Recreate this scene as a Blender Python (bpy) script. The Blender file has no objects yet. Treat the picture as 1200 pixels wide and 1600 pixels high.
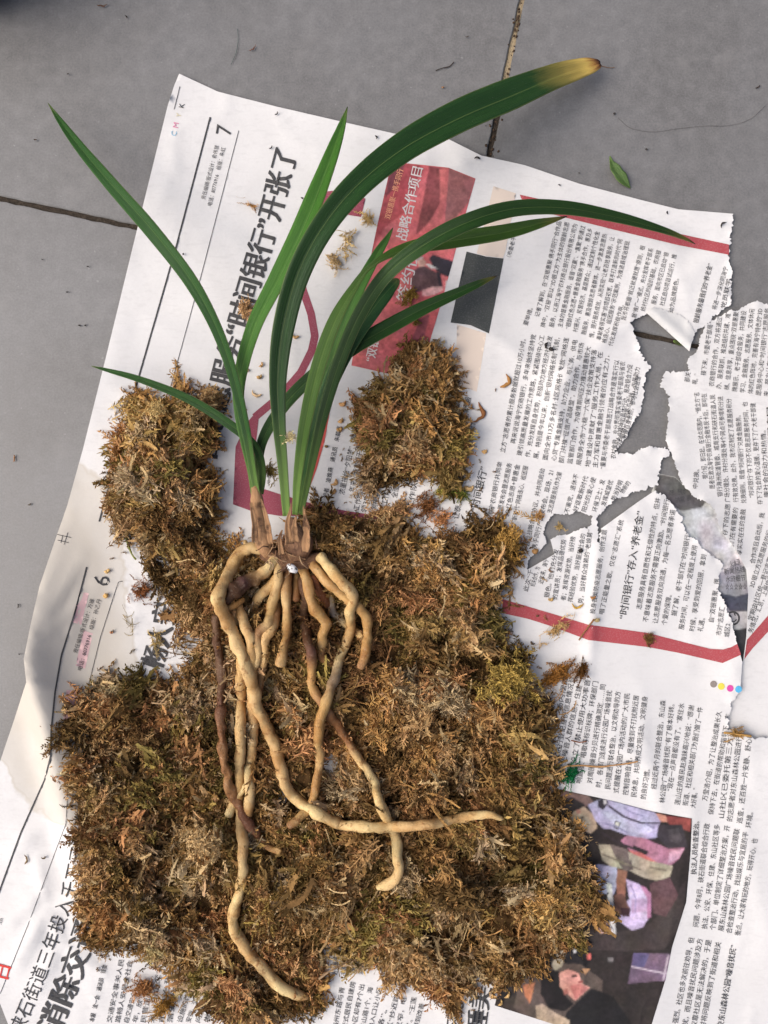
import bpy, bmesh, math, random
import numpy as np
from mathutils import Vector, geometry

# ------------------------------------------------------------------ camera, world, sun, exposure
S = 0.36e-3            # metres of floor per picture pixel
H = 0.46               # camera height
scene = bpy.context.scene
C = scene.collection
cam_d = bpy.data.cameras.new('camera'); cam = bpy.data.objects.new('camera', cam_d); C.objects.link(cam)
cam.location = (0, 0, H)
cam_d.sensor_fit = 'VERTICAL'; cam_d.angle = 2*math.atan(800*S/H)
cam_d.clip_start = 0.01; cam_d.clip_end = 50
scene.camera = cam

SUN_EL, SUN_AZ = 47.0, 188.0      # azimuth of the bright side, counter-clockwise from +X
world = bpy.data.worlds.new('World'); scene.world = world; world.use_nodes = True
wn = world.node_tree; bgn = wn.nodes['Background']
sky = wn.nodes.new('ShaderNodeTexSky'); sky.sky_type = 'NISHITA'; sky.sun_disc = False
sky.sun_elevation = math.radians(SUN_EL); sky.sun_rotation = math.radians(90-SUN_AZ)
sky.dust_density = 6.0; sky.ozone_density = 0.6; sky.air_density = 0.62
wn.links.new(sky.outputs[0], bgn.inputs[0]); bgn.inputs[1].default_value = 0.13
sun_d = bpy.data.lights.new('sun', 'SUN'); sun = bpy.data.objects.new('sun', sun_d); C.objects.link(sun)
sun_d.energy = 1.25; sun_d.angle = math.radians(62); sun_d.color = (1.0, 0.985, 0.955)
_e, _a = math.radians(SUN_EL), math.radians(SUN_AZ)
_dir = Vector((math.cos(_e)*math.cos(_a), math.cos(_e)*math.sin(_a), math.sin(_e)))
sun.rotation_euler = _dir.to_track_quat('Z', 'Y').to_euler()
sun.location = _dir*2
vs = scene.view_settings
vs.view_transform = 'Standard'; vs.look = 'None'; vs.gamma = 1; vs.use_curve_mapping = False
vs.exposure = 0.50

random.seed(7); rng = np.random.default_rng(11)

# ------------------------------------------------------------------ helpers
def lin(c, k=1.0):
    out = []
    for v in c:
        v = v/255.0
        out.append(k*(v/12.92 if v <= 0.04045 else ((v+0.055)/1.055)**2.4))
    return tuple(out)

def W(px, py, z):
    """picture pixel + height above the floor (m) -> world; numpy friendly"""
    f = (H-z)/H
    return (px-600)*S*f, (800-py)*S*f, z

_lat = {}
def vnoise(x, y, scale, seed):
    if seed not in _lat: _lat[seed] = np.random.default_rng(seed).random((256, 256))*2-1
    L = _lat[seed]
    x = np.asarray(x, float)/scale+1000; y = np.asarray(y, float)/scale+1000
    xi = np.floor(x).astype(int); yi = np.floor(y).astype(int)
    fx = x-xi; fy = y-yi
    fx = fx*fx*fx*(fx*(fx*6-15)+10); fy = fy*fy*fy*(fy*(fy*6-15)+10)
    a = L[xi % 256, yi % 256]; b = L[(xi+1) % 256, yi % 256]
    c = L[xi % 256, (yi+1) % 256]; d = L[(xi+1) % 256, (yi+1) % 256]
    return (a*(1-fx)+b*fx)*(1-fy)+(c*(1-fx)+d*fx)*fy

def segdist(x, y, x0, y0, x1, y1):
    dx, dy = x1-x0, y1-y0
    t = np.clip(((x-x0)*dx+(y-y0)*dy)/(dx*dx+dy*dy+1e-9), 0, 1)
    return np.hypot(x-(x0+t*dx), y-(y0+t*dy)), t

def inpoly(x, y, poly):
    x = np.asarray(x, float); y = np.asarray(y, float)
    ins = np.zeros(x.shape, bool); n = len(poly)
    for i in range(n):
        x0, y0 = poly[i][:2]; x1, y1 = poly[(i+1) % n][:2]
        if y0 == y1: continue
        c = ((y0 > y) != (y1 > y)) & (x < (x1-x0)*(y-y0)/(y1-y0)+x0)
        ins ^= c
    return ins

def polydist(x, y, poly):
    x = np.asarray(x, float); y = np.asarray(y, float)
    d = np.full(x.shape, 1e9); n = len(poly)
    for i in range(n):
        a = poly[i]; b = poly[(i+1) % n]
        d = np.minimum(d, segdist(x, y, a[0], a[1], b[0], b[1])[0])
    return d

def sm(e0, e1, x):
    t = np.clip((np.asarray(x, float)-e0)/(e1-e0), 0, 1)
    return t*t*(3-2*t)

def raw_mesh(name, V, F, mats, cols=None, smooth=False, uv=None):
    """numpy verts + triangle/quad array -> mesh"""
    V = np.asarray(V, np.float32); F = np.asarray(F, np.int32)
    me = bpy.data.meshes.new(name)
    k = F.shape[1]
    me.vertices.add(len(V)); me.vertices.foreach_set('co', V.ravel())
    me.loops.add(F.size); me.loops.foreach_set('vertex_index', F.ravel())
    me.polygons.add(len(F))
    me.polygons.foreach_set('loop_start', np.arange(0, F.size, k, dtype=np.int32))
    if smooth: me.polygons.foreach_set('use_smooth', np.ones(len(F), bool))
    if cols is not None:
        ca = me.color_attributes.new('Col', 'FLOAT_COLOR', 'POINT')
        cc = np.ones((len(V), 4), np.float32); cc[:, :3] = cols
        ca.data.foreach_set('color', cc.ravel())
    if uv is not None:
        ul = me.uv_layers.new(name='UVMap')
        ul.data.foreach_set('uv', np.asarray(uv, np.float32)[F.ravel()].ravel())
    me.update(calc_edges=True); me.validate()
    for m in (mats if isinstance(mats, (list, tuple)) else [mats]): me.materials.append(m)
    return me

def link(name, me, parent=None):
    o = bpy.data.objects.new(name, me); C.objects.link(o)
    if parent is not None: o.parent = parent
    return o

def tag(o, label=None, cat=None, group=None, kind=None):
    if label: o['label'] = label
    if cat: o['category'] = cat
    if group: o['group'] = group
    if kind: o['kind'] = kind
    return o

# ------------------------------------------------------------------ materials
class N:
    def __init__(s, name, rough=0.6, spec=0.5):
        s.m = bpy.data.materials.new(name); s.m.use_nodes = True
        s.t = s.m.node_tree; s.b = s.t.nodes['Principled BSDF']
        s.b.inputs['Roughness'].default_value = rough
        s.b.inputs['Specular IOR Level'].default_value = spec
    def n(s, typ, **kw):
        nd = s.t.nodes.new(typ)
        for k, v in kw.items():
            if k.startswith('i_'): nd.inputs[k[2:].replace('_', ' ')].default_value = v
            else: setattr(nd, k, v)
        return nd
    def l(s, a, b): s.t.links.new(a, b)
    def coord(s, which='Object'):
        return s.n('ShaderNodeTexCoord').outputs[which]
    def noise(s, vec, scale, detail=4, rough=0.55):
        nd = s.n('ShaderNodeTexNoise'); nd.inputs['Scale'].default_value = scale
        nd.inputs['Detail'].default_value = detail; nd.inputs['Roughness'].default_value = rough
        s.l(vec, nd.inputs['Vector']); return nd.outputs['Fac']
    def ramp(s, fac, stops):
        r = s.n('ShaderNodeValToRGB'); el = r.color_ramp.elements
        while len(el) < len(stops): el.new(0.5)
        for e, (p, c) in zip(el, stops):
            e.position = p; e.color = (c[0], c[1], c[2], 1) if len(c) == 3 else c
        s.l(fac, r.inputs[0]); return r.outputs[0]
    def mix(s, fac, a, b, mode='MIX'):
        m = s.n('ShaderNodeMix', data_type='RGBA', blend_type=mode)
        for sock, v in ((m.inputs['Factor'], fac), (m.inputs[6], a), (m.inputs[7], b)):
            if hasattr(v, 'default_value'): s.l(v, sock)
            elif isinstance(v, (int, float)): sock.default_value = v
            else: sock.default_value = (v[0], v[1], v[2], 1)
        return m.outputs[2]
    def math(s, op, a, b=0.0):
        m = s.n('ShaderNodeMath', operation=op)
        for sock, v in ((m.inputs[0], a), (m.inputs[1], b)):
            if hasattr(v, 'default_value'): s.l(v, sock)
            else: sock.default_value = v
        return m.outputs[0]
    def bump(s, h, strength=0.3, dist=0.001):
        b = s.n('ShaderNodeBump'); b.inputs['Strength'].default_value = strength
        b.inputs['Distance'].default_value = dist
        s.l(h, b.inputs['Height']); s.l(b.outputs[0], s.b.inputs['Normal'])
    def col(s, c):
        if hasattr(c, 'default_value'): s.l(c, s.b.inputs['Base Color'])
        else: s.b.inputs['Base Color'].default_value = (c[0], c[1], c[2], 1)

def mat_tile():
    a = N('floor_tile', 0.42, 0.5); v = a.coord()
    big = a.noise(v, 14, 3, 0.5); mid = a.noise(v, 130, 5, 0.62); fine = a.noise(v, 900, 3, 0.6)
    c = a.ramp(mid, [(0.32, (0.102, 0.101, 0.100)), (0.52, (0.155, 0.154, 0.152)), (0.70, (0.220, 0.218, 0.216))])
    c = a.mix(0.40, c, a.ramp(fine, [(0.32, (0.078, 0.077, 0.076)), (0.68, (0.250, 0.248, 0.245))]))
    c = a.mix(0.45, c, a.ramp(big, [(0.35, (0.128, 0.125, 0.120)), (0.65, (0.178, 0.178, 0.178))]))
    smr = a.noise(v, 38, 5, 0.7)
    c = a.mix(a.ramp(smr, [(0.56, (0, 0, 0)), (0.72, (0.5,)*3)]), c, (0.20, 0.196, 0.19))
    spot = a.noise(v, 420, 1, 0.4)
    c = a.mix(a.ramp(spot, [(0.74, (0, 0, 0)), (0.80, (0.55, 0.55, 0.55))]), c, (0.27, 0.265, 0.262))
    a.col(c)
    a.l(a.ramp(mid, [(0.3, (0.36,)*3), (0.7, (0.50,)*3)]), a.b.inputs['Roughness'])
    a.bump(a.noise(v, 1500, 2), 0.12, 0.0003)
    return a.m
def mat_grout():
    a = N('grout', 0.95, 0.2); v = a.coord()
    f = a.noise(v, 60, 4, 0.7); g = a.noise(v, 900, 4, 0.7)
    c = a.ramp(g, [(0.3, (0.02, 0.016, 0.012)), (0.7, (0.07, 0.055, 0.042))])
    sep = a.n('ShaderNodeSeparateXYZ'); a.l(v, sep.inputs[0])
    up = a.ramp(sep.outputs[1], [(0.236, (0, 0, 0)), (0.250, (1, 1, 1))])
    xr = a.ramp(sep.outputs[0], [(0.0, (0, 0, 0)), (0.01, (1, 1, 1))])
    f2 = a.mix(1.0, up, xr, 'MULTIPLY')
    c = a.mix(a.mix(1.0, f2, a.ramp(f, [(0.4, (0.25,)*3), (0.52, (1, 1, 1))]), 'MULTIPLY'), c, (0.34, 0.27, 0.17))
    a.col(c); a.bump(g, 0.8, 0.0008); return a.m
def mat_paper(name, base=(0.660, 0.655, 0.645), stain_shade=False):
    a = N(name, 0.85, 0.15); v = a.coord()
    f = a.noise(v, 25, 4, 0.6); g = a.noise(v, 650, 3, 0.6); h = a.noise(v, 9, 3, 0.5)
    c = a.mix(a.ramp(f, [(0.35, (0, 0, 0)), (0.7, (1, 1, 1))]), tuple(x*0.93 for x in base), tuple(x*1.03 for x in base))
    c = a.mix(a.ramp(g, [(0.3, (0.35,)*3), (0.62, (0, 0, 0))]), c, tuple(x*0.86 for x in base))
    c = a.mix(a.ramp(h, [(0.50, (0, 0, 0)), (0.62, (0.55,)*3)]), c, (base[0]*0.82, base[1]*0.83, base[2]*0.85))
    mp = a.n('ShaderNodeMapping'); mp.inputs['Scale'].default_value = (1, 3.2, 1); mp.inputs['Rotation'].default_value = (0, 0, math.radians(14)); a.l(v, mp.inputs[0])
    ghost = a.noise(mp.outputs[0], 160, 2, 0.5)          # print of the other side showing faintly
    c = a.mix(a.ramp(ghost, [(0.56, (0, 0, 0)), (0.68, (0.30,)*3)]), c, tuple(x*0.80 for x in base))
    if stain_shade:                                            # damp margin with a tide mark, deepened to paint in the lifted fold's shade
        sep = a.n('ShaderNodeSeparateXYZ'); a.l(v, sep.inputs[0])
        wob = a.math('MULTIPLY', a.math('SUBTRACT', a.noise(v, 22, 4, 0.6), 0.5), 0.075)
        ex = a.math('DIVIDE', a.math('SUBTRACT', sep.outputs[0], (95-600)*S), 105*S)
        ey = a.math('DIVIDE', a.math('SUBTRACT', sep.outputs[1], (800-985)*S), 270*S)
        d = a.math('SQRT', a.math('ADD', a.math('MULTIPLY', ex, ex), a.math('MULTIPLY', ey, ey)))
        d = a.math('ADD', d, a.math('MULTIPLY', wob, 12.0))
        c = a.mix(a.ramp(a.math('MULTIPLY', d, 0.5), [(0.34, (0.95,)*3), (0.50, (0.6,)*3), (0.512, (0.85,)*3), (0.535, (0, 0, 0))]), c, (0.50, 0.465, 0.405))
    a.col(c); a.bump(a.noise(v, 240, 4, 0.6), 0.14, 0.0007)
    return a.m
def mat_ink(name, c, rough=0.7, wear=0.25):
    a = N(name, rough, 0.2); v = a.coord()
    f = a.noise(v, 1400, 3, 0.7)
    a.col(a.mix(a.ramp(f, [(0.5, (0, 0, 0)), (0.75, (wear,)*3)]), c, (0.5, 0.49, 0.48)))
    return a.m
def mat_vcol(name, rough=0.8, spec=0.2, var=0.25, scale=800, trans=0.0):
    a = N(name, rough, spec); v = a.coord()
    at = a.n('ShaderNodeVertexColor', layer_name='Col').outputs[0]
    f = a.noise(v, scale, 4, 0.65)
    a.col(a.mix(1.0, at, a.ramp(f, [(0.25, (1-var,)*3), (0.75, (1+var,)*3)]), 'MULTIPLY'))
    if trans:
        tl = a.n('ShaderNodeBsdfTranslucent'); a.l(at, tl.inputs[0])
        ms = a.n('ShaderNodeMixShader'); ms.inputs[0].default_value = trans
        a.l(a.b.outputs[0], ms.inputs[1]); a.l(tl.outputs[0], ms.inputs[2])
        a.l(ms.outputs[0], a.t.nodes['Material Output'].inputs[0])
    return a.m
def mat_leaf(name, tip=None):
    """u runs across the blade, v along it from base to tip"""
    a = N(name, 0.42, 0.28)
    uv = a.n('ShaderNodeUVMap').outputs[0]; sep = a.n('ShaderNodeSeparateXYZ'); a.l(uv, sep.inputs[0])
    u, v = sep.outputs[0], sep.outputs[1]
    oi = a.n('ShaderNodeObjectInfo').outputs['Color']
    mp = a.n('ShaderNodeMapping'); mp.inputs['Scale'].default_value = (52, 1.2, 1); a.l(uv, mp.inputs[0])
    vein = a.noise(mp.outputs[0], 1.0, 3, 0.6)
    c = a.mix(1.0, oi, a.ramp(vein, [(0.3, (0.68, 0.72, 0.62)), (0.7, (1.3, 1.26, 1.2))]), 'MULTIPLY')
    mp2 = a.n('ShaderNodeMapping'); mp2.inputs['Scale'].default_value = (2.2, 7, 1); a.l(uv, mp2.inputs[0])
    blot = a.noise(mp2.outputs[0], 1.4, 4, 0.6)
    c = a.mix(1.0, c, a.ramp(blot, [(0.3, (0.82, 0.86, 0.85)), (0.7, (1.16, 1.12, 1.05))]), 'MULTIPLY')
    mid = a.math('ABSOLUTE', a.math('SUBTRACT', u, 0.5))
    c = a.mix(a.ramp(mid, [(0.0, (0.38,)*3), (0.022, (0, 0, 0))]), c, (0.20, 0.27, 0.08))
    c = a.mix(a.ramp(mid, [(0.465, (0, 0, 0)), (0.5, (0.45,)*3)]), c, (0.17, 0.22, 0.06))
    c = a.mix(a.ramp(v, [(0.0, (0.85,)*3), (0.16, (0, 0, 0))]), c, (0.16, 0.27, 0.055))
    vv = a.math('ADD', v, a.math('MULTIPLY', a.math('SUBTRACT', blot, 0.5), 0.06))
    vv = a.math('ADD', vv, a.math('MULTIPLY', a.math('SUBTRACT', vein, 0.5), 0.05))
    if tip == 'burnt':
        c = a.mix(a.ramp(vv, [(0.868, (0, 0, 0)), (0.925, (0.35,)*3), (0.972, (1, 1, 1))]), c, (0.60, 0.43, 0.11))
        c = a.mix(a.ramp(vv, [(0.974, (0, 0, 0)), (0.993, (1, 1, 1))]), c, (0.38, 0.14, 0.04))
        c = a.mix(a.ramp(vv, [(0.985, (0, 0, 0)), (0.997, (1, 1, 1))]), c, (0.035, 0.012, 0.01))
    elif tip == 'brown':
        c = a.mix(a.ramp(vv, [(0.935, (0, 0, 0)), (0.985, (0.8,)*3)]), c, (0.18, 0.15, 0.03))
        c = a.mix(a.ramp(vv, [(0.978, (0, 0, 0)), (0.992, (1, 1, 1))]), c, (0.05, 0.022, 0.012))
    else:
        c = a.mix(a.ramp(vv, [(0.95, (0, 0, 0)), (1.0, (0.6,)*3)]), c, (0.17, 0.20, 0.05))
    dust = a.noise(a.coord(), 1100, 3, 0.7)
    c = a.mix(a.ramp(dust, [(0.66, (0, 0, 0)), (0.74, (0.35,)*3)]), c, (0.30, 0.30, 0.24))
    a.col(c); a.bump(vein, 0.55, 0.0009)
    tl = a.n('ShaderNodeBsdfTranslucent'); a.l(c, tl.inputs[0])
    ms = a.n('ShaderNodeMixShader'); ms.inputs[0].default_value = 0.10
    a.l(a.b.outputs[0], ms.inputs[1]); a.l(tl.outputs[0], ms.inputs[2])
    a.l(ms.outputs[0], a.t.nodes['Material Output'].inputs[0])
    return a.m
def mat_root():
    a = N('root_skin', 0.62, 0.3); v = a.coord()
    oi = a.n('ShaderNodeVertexColor', layer_name='Col').outputs[0]
    big = a.noise(v, 60, 4, 0.6); mid = a.noise(v, 210, 5, 0.65); fine = a.noise(v, 750, 4, 0.7)
    c = a.mix(a.ramp(big, [(0.41, (0, 0, 0)), (0.62, (0.9,)*3)]), oi, a.mix(1.0, oi, (0.66, 0.50, 0.36), 'MULTIPLY'))
    c = a.mix(a.ramp(mid, [(0.58, (0, 0, 0)), (0.66, (0.75,)*3)]), c, a.mix(1.0, oi, (0.42, 0.27, 0.18), 'MULTIPLY'))
    c = a.mix(a.ramp(fine, [(0.62, (0, 0, 0)), (0.69, (0.8,)*3)]), c, (0.07, 0.035, 0.018))
    c = a.mix(a.ramp(fine, [(0.28, (0.28,)*3), (0.44, (0, 0, 0))]), c, (0.60, 0.50, 0.36))
    a.col(c); a.bump(a.mix(0.4, mid, fine), 0.75, 0.0012)
    return a.m
def mat_husk(name, stops, sc=(60, 6, 1)):
    a = N(name, 0.7, 0.25)
    uv = a.n('ShaderNodeUVMap').outputs[0]
    mp = a.n('ShaderNodeMapping'); mp.inputs['Scale'].default_value = sc; a.l(uv, mp.inputs[0])
    f = a.noise(mp.outputs[0], 1.0, 5, 0.65); g = a.noise(a.coord(), 160, 4, 0.6)
    c = a.ramp(f, stops)
    c = a.mix(a.ramp(g, [(0.5, (0, 0, 0)), (0.66, (0.8,)*3)]), c, (0.045, 0.02, 0.014))
    a.col(c); a.bump(f, 0.7, 0.0012); return a.m

M_TILE, M_GROUT = mat_tile(), mat_grout()
M_PAPER, M_PAPER2, M_PAPER3 = mat_paper('newsprint', stain_shade=True), mat_paper('newsprint_right', (0.635, 0.630, 0.620)), mat_paper('newsprint_back', (0.60, 0.60, 0.585))
M_INK = mat_ink('black_ink', (0.050, 0.050, 0.052), 0.7, 0.12)
M_INKT = mat_ink('text_ink', (0.055, 0.055, 0.058), 0.7, 0.10)
M_RED = mat_ink('red_ink', (0.345, 0.062, 0.072), 0.75, 0.22)
M_MAROON = mat_ink('maroon_ink', (0.270, 0.060, 0.090), 0.75, 0.22)
M_SCARLET = mat_ink('scarlet_ink', (0.46, 0.075, 0.06), 0.75, 0.15)
M_WHITE = mat_ink('reversed_white', (0.56, 0.54, 0.53), 0.8, 0.0)
M_PRINT = mat_vcol('photo_print', 0.75, 0.2, 0.16, 420)
M_MOSS = mat_vcol('dry_moss', 0.85, 0.15, 0.30, 700, 0.10)
M_LEAF, M_LEAFB, M_LEAFT = mat_leaf('leaf_green'), mat_leaf('leaf_burnt_tip', 'burnt'), mat_leaf('leaf_brown_tip', 'brown')
M_ROOT = mat_root()
M_HUSK = mat_husk('dry_sheath', [(0.25, (0.15, 0.075, 0.045)), (0.5, (0.42, 0.235, 0.115)), (0.75, (0.56, 0.36, 0.20))])
M_BULB = mat_husk('bulb_skin', [(0.25, (0.07, 0.035, 0.025)), (0.5, (0.21, 0.11, 0.06)), (0.75, (0.36, 0.22, 0.12))], (40, 8, 1))
M_CHIP = mat_vcol('chip', 0.8, 0.2, 0.2, 1500)

# ------------------------------------------------------------------ floor of tiles
def slab(poly, z0, z1, bev):
    bm = bmesh.new()
    vsb = [bm.verts.new((x, y, z0)) for x, y in poly]
    f = bm.faces.new(vsb)
    r = bmesh.ops.extrude_face_region(bm, geom=[f])
    for e in r['geom']:
        if isinstance(e, bmesh.types.BMVert): e.co.z = z1
    bm.normal_update()
    top = [e for e in bm.edges if all(abs(v.co.z-z1) < 1e-7 for v in e.verts)]
    bmesh.ops.bevel(bm, geom=top, offset=bev, segments=2, affect='EDGES')
    bmesh.ops.recalc_face_normals(bm, faces=bm.faces)
    return bm
def obj_bm(name, bm, m, parent=None):
    me = bpy.data.meshes.new(name); bm.to_mesh(me); bm.free(); me.materials.append(m)
    return link(name, me, parent)
fl = bmesh.new()
for x, y in ((-1.6, -1.6), (1.6, -1.6), (1.6, 1.6), (-1.6, 1.6)): fl.verts.new((x, y, -0.0016))
fl.faces.new(fl.verts)
floor = tag(obj_bm('floor', fl, M_GROUT), kind='structure', label='dark dirty grout bed under the grey floor tiles')
# tile joints: one through (0,310)-(1000,522), one through (815,0)-(765,240)
ux = Vector((1, 0.212)).normalized(); uy = Vector((-ux.y, ux.x))          # picture space, y down
O = Vector((717.6, 462.0))
def tpt(a, b):
    p = O+ux*a+uy*b
    return ((p.x-600)*S, (800-p.y)*S)
TW, TH, G = 2220, 2220, 4.2
k = 0
for i in (-1, 0):
    for j in (-1, 0):
        sh = 0
        a0, a1 = i*TW+G, (i+1)*TW-G
        b0, b1 = j*TH+G, (j+1)*TH-G
        ring = []
        for (aa, bb), (ca, cb) in zip(((a0, b0), (a1, b0), (a1, b1), (a0, b1)), ((a1, b0), (a1, b1), (a0, b1), (a0, b0))):
            n = 160
            for t in range(n):
                f = t/n
                w = random.uniform(-0.9, 0.9)
                ring.append(tpt(aa+(ca-aa)*f+w*(bb != cb), bb+(cb-bb)*f+w*(bb == cb)))
        o = obj_bm('tile', slab(ring[::-1], -0.012, 0.0, 0.0005), M_TILE, floor)
        o.location.z = random.uniform(-0.00015, 0.00015)

# ------------------------------------------------------------------ newspaper sheets
RIDGE_Y = np.array([780, 830, 880, 940, 1000, 1030, 1065, 1120, 1190, 1270, 1345, 1420, 1500])
RIDGE_X = np.array([108, 92, 76, 57, 44, 39, 44, 62, 80, 100, 117, 132, 146])
RIDGE_A = np.array([0.0, 2.5, 7, 13, 18, 20, 20, 18, 16, 12, 7.5, 3, 0.0])
CREASES = [  # x0,y0,x1,y1, amplitude mm, width px
    (745, 505, 850, 585, 1.6, 14), (850, 585, 905, 560, 5.5, 18), (905, 560, 985, 505, 3.2, 16), (862, 618, 905, 565, 7.0, 22),
    (862, 618, 880, 690, 5.0, 20), (1010, 489, 1130, 470, 1.5, 14), (1050, 395, 1085, 500, 1.2, 20), (820, 890, 780, 1010, 1.0, 12),
    (935, 850, 918, 1060, 3.4, 9), (918, 1060, 905, 1100, 1.2, 10), (1000, 1140, 1030, 1260, 2.0, 13), (960, 1160, 1040, 1210, 2.2, 12),
    (1040, 1210, 1140, 1190, 1.0, 16), (745, 245, 700, 262, 2.2, 20), (700, 262, 610, 252, 1.4, 18), (790, 310, 700, 520, 1.0, 20),
    (130, 870, 75, 960, 1.4, 10), (80, 980, 150, 925, 1.2, 10), (60, 1350, 110, 1420, 1.6, 18), (20, 1440, 80, 1380, 2.6, 16),
    (110, 1420, 150, 1560, 1.5, 14), (245, 330, 275, 240, 1.0, 22), (215, 480, 330, 560, 1.0, 40), (1040, 1290, 1120, 1330, 1.2, 20),
    (1080, 1280, 1020, 1600, 1.6, 30), (1150, 1240, 1200, 1460, 1.6, 40), (960, 790, 1075, 905, 1.4, 14), (1000, 800, 1020, 880, 1.2, 12),
    (30, 1500, 75, 1420, 3.4, 13), (75, 1420, 60, 1350, 3.0, 13), (75, 1420, 130, 1400, 3.2, 13), (95, 1470, 75, 1420, 3.0, 11), (20, 1330, 60, 1300, 2.4, 15), (100, 1480, 160, 1520, 2.8, 15), (60, 1540, 95, 1470, 2.6, 13), (1060, 430, 1120, 400, 1.6, 10), (1070, 470, 1130, 450, 1.6, 9), (205, 370, 170, 600, 0.9, 30), (150, 800, 240, 720, 1.0, 24), (345, 640, 330, 800, 1.1, 18)]
def crease_h(x, y, lst):
    h = np.zeros(np.shape(x))
    for x0, y0, x1, y1, a, w in lst:
        d, t = segdist(x, y, x0, y0, x1, y1)
        h = np.maximum(h, a*np.exp(-np.sqrt(d*d+9.0)/w)*(0.45+0.55*np.sin(np.pi*np.clip(t, .12, .88))))
    return h
TEARL = [[(1146, 334), (1141, 378), (1138, 402), (1146, 428), (1140, 458), (1144, 474), (1119, 493), (1085, 522)], [(985, 503), (998, 540), (1017, 572), (1005, 610), (1006, 624), (987, 662), (960, 705), (988, 709), (1040, 698), (1035, 717), (1027, 744), (1029, 758), (960, 781), (934, 806), (937, 848), (939, 826), (1000, 782), (1024, 766), (1058, 795), (1072, 830), (1128, 880), (1122, 920), (1145, 980), (1160, 1034), (1142, 1104), (1138, 1140), (1180, 1152)], [(926, 807), (866, 804), (849, 834), (844, 860), (824, 890), (866, 866), (860, 843), (922, 822)]]
TEARB = [[(1200, 475), (1171, 474), (1121, 494), (1098, 517), (1073, 566), (1075, 580), (1044, 581), (1031, 601), (1045, 634), (1043, 655), (1041, 690), (1061, 744), (1087, 777), (1115, 797), (1150, 858), (1166, 890), (1169, 930), (1161, 1033)]]
def tear_h(x, y, lines, seed):
    d = np.full(np.shape(x), 1e9)
    for l_ in lines:
        for a, b in zip(l_[:-1], l_[1:]): d = np.minimum(d, segdist(x, y, *a, *b)[0])
    n = 0.55*vnoise(x, y, 13, seed)+0.35*vnoise(x, y, 27, seed+1)
    return np.exp(-d/15)*(0.25+n)*1.5
def hA(x, y):
    x = np.asarray(x, float); y = np.asarray(y, float)
    h = 0.8+0.55*(1+vnoise(x, y, 170, 3))+0.22*(1+vnoise(x, y, 62, 4))
    rd = np.abs(vnoise(x, y, 80, 5)); h = h+1.1*np.exp(-rd*9)*(0.6+0.4*vnoise(x, y, 150, 8))
    rd = np.abs(vnoise(x, y, 42, 15)); h = h+0.45*np.exp(-rd*9)*(0.5+0.5*vnoise(x, y, 190, 9))
    h = h+1.35*crease_h(x, y, CREASES)
    rx = np.interp(y, RIDGE_Y, RIDGE_X); ra = np.interp(y, RIDGE_Y, RIDGE_A)
    d = x-rx
    h = h+np.where(d > 0, ra*np.exp(-(d/(62+0.03*(y-1000)))**1.5), ra*np.exp(-(np.abs(d)/15)**1.6))
    near = x > 780
    if np.any(near): h = np.where(near, np.maximum(h+tear_h(x, y, TEARL, 44), 0.5), h)
    h = h+1.6*sm(1090, 1150, x)*sm(930, 1010, y)*(1-sm(1160, 1260, y))
    return h*1e-3
def hB(x, y):
    x = np.asarray(x, float); y = np.asarray(y, float)
    k = 1-sm(960, 1060, y)
    h = 0.35+k*(0.5+0.5*(1+vnoise(x, y, 120, 21))+0.5*np.exp(-np.abs(vnoise(x, y, 60, 22))*9))
    h = h+(1-k)*0.3*(1+vnoise(x, y, 60, 23))
    h = h+k*crease_h(x, y, [(1085, 760, 1170, 890, 2.6, 16), (1170, 890, 1165, 1000, 2.5, 14), (1050, 640, 1060, 740, 1.6, 20), (1130, 560, 1120, 760, 1.2, 25)])
    h = np.maximum(h+k*tear_h(x, y, TEARB, 46), 0.3)
    return h*1e-3
def hC(x, y):
    x = np.asarray(x, float); y = np.asarray(y, float)
    return (0.06+0.14*np.exp(-np.abs(vnoise(x, y, 25, 31))*6))*1e-3

def densify(poly, step=5.0, jit=1.6, seed=1):
    r = random.Random(seed); out = []
    n = len(poly)
    for i in range(n):
        a = poly[i]; b = poly[(i+1) % n]
        torn = len(a) > 2 and a[2]
        st = 1.7 if torn else step
        L = math.hypot(b[0]-a[0], b[1]-a[1]); m = max(1, int(L/st))
        if L < 1e-6: continue
        nx, ny = -(b[1]-a[1])/L, (b[0]-a[0])/L
        for k in range(m):
            t = k/m; w = 0
            if torn: xx_, yy_ = a[0]+(b[0]-a[0])*t, a[1]+(b[1]-a[1])*t; w = jit*(1.5*float(vnoise(xx_, yy_, 9, 71+seed))+1.1*float(vnoise(xx_, yy_, 4, 72))+r.gauss(0, 0.55))+(r.random() < 0.06)*r.uniform(1, 3)
            elif torn is not None and len(a) > 2 and a[2] == 0: w = 0
            out.append((a[0]+(b[0]-a[0])*t+nx*w, a[1]+(b[1]-a[1])*t+ny*w))
    return out
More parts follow.
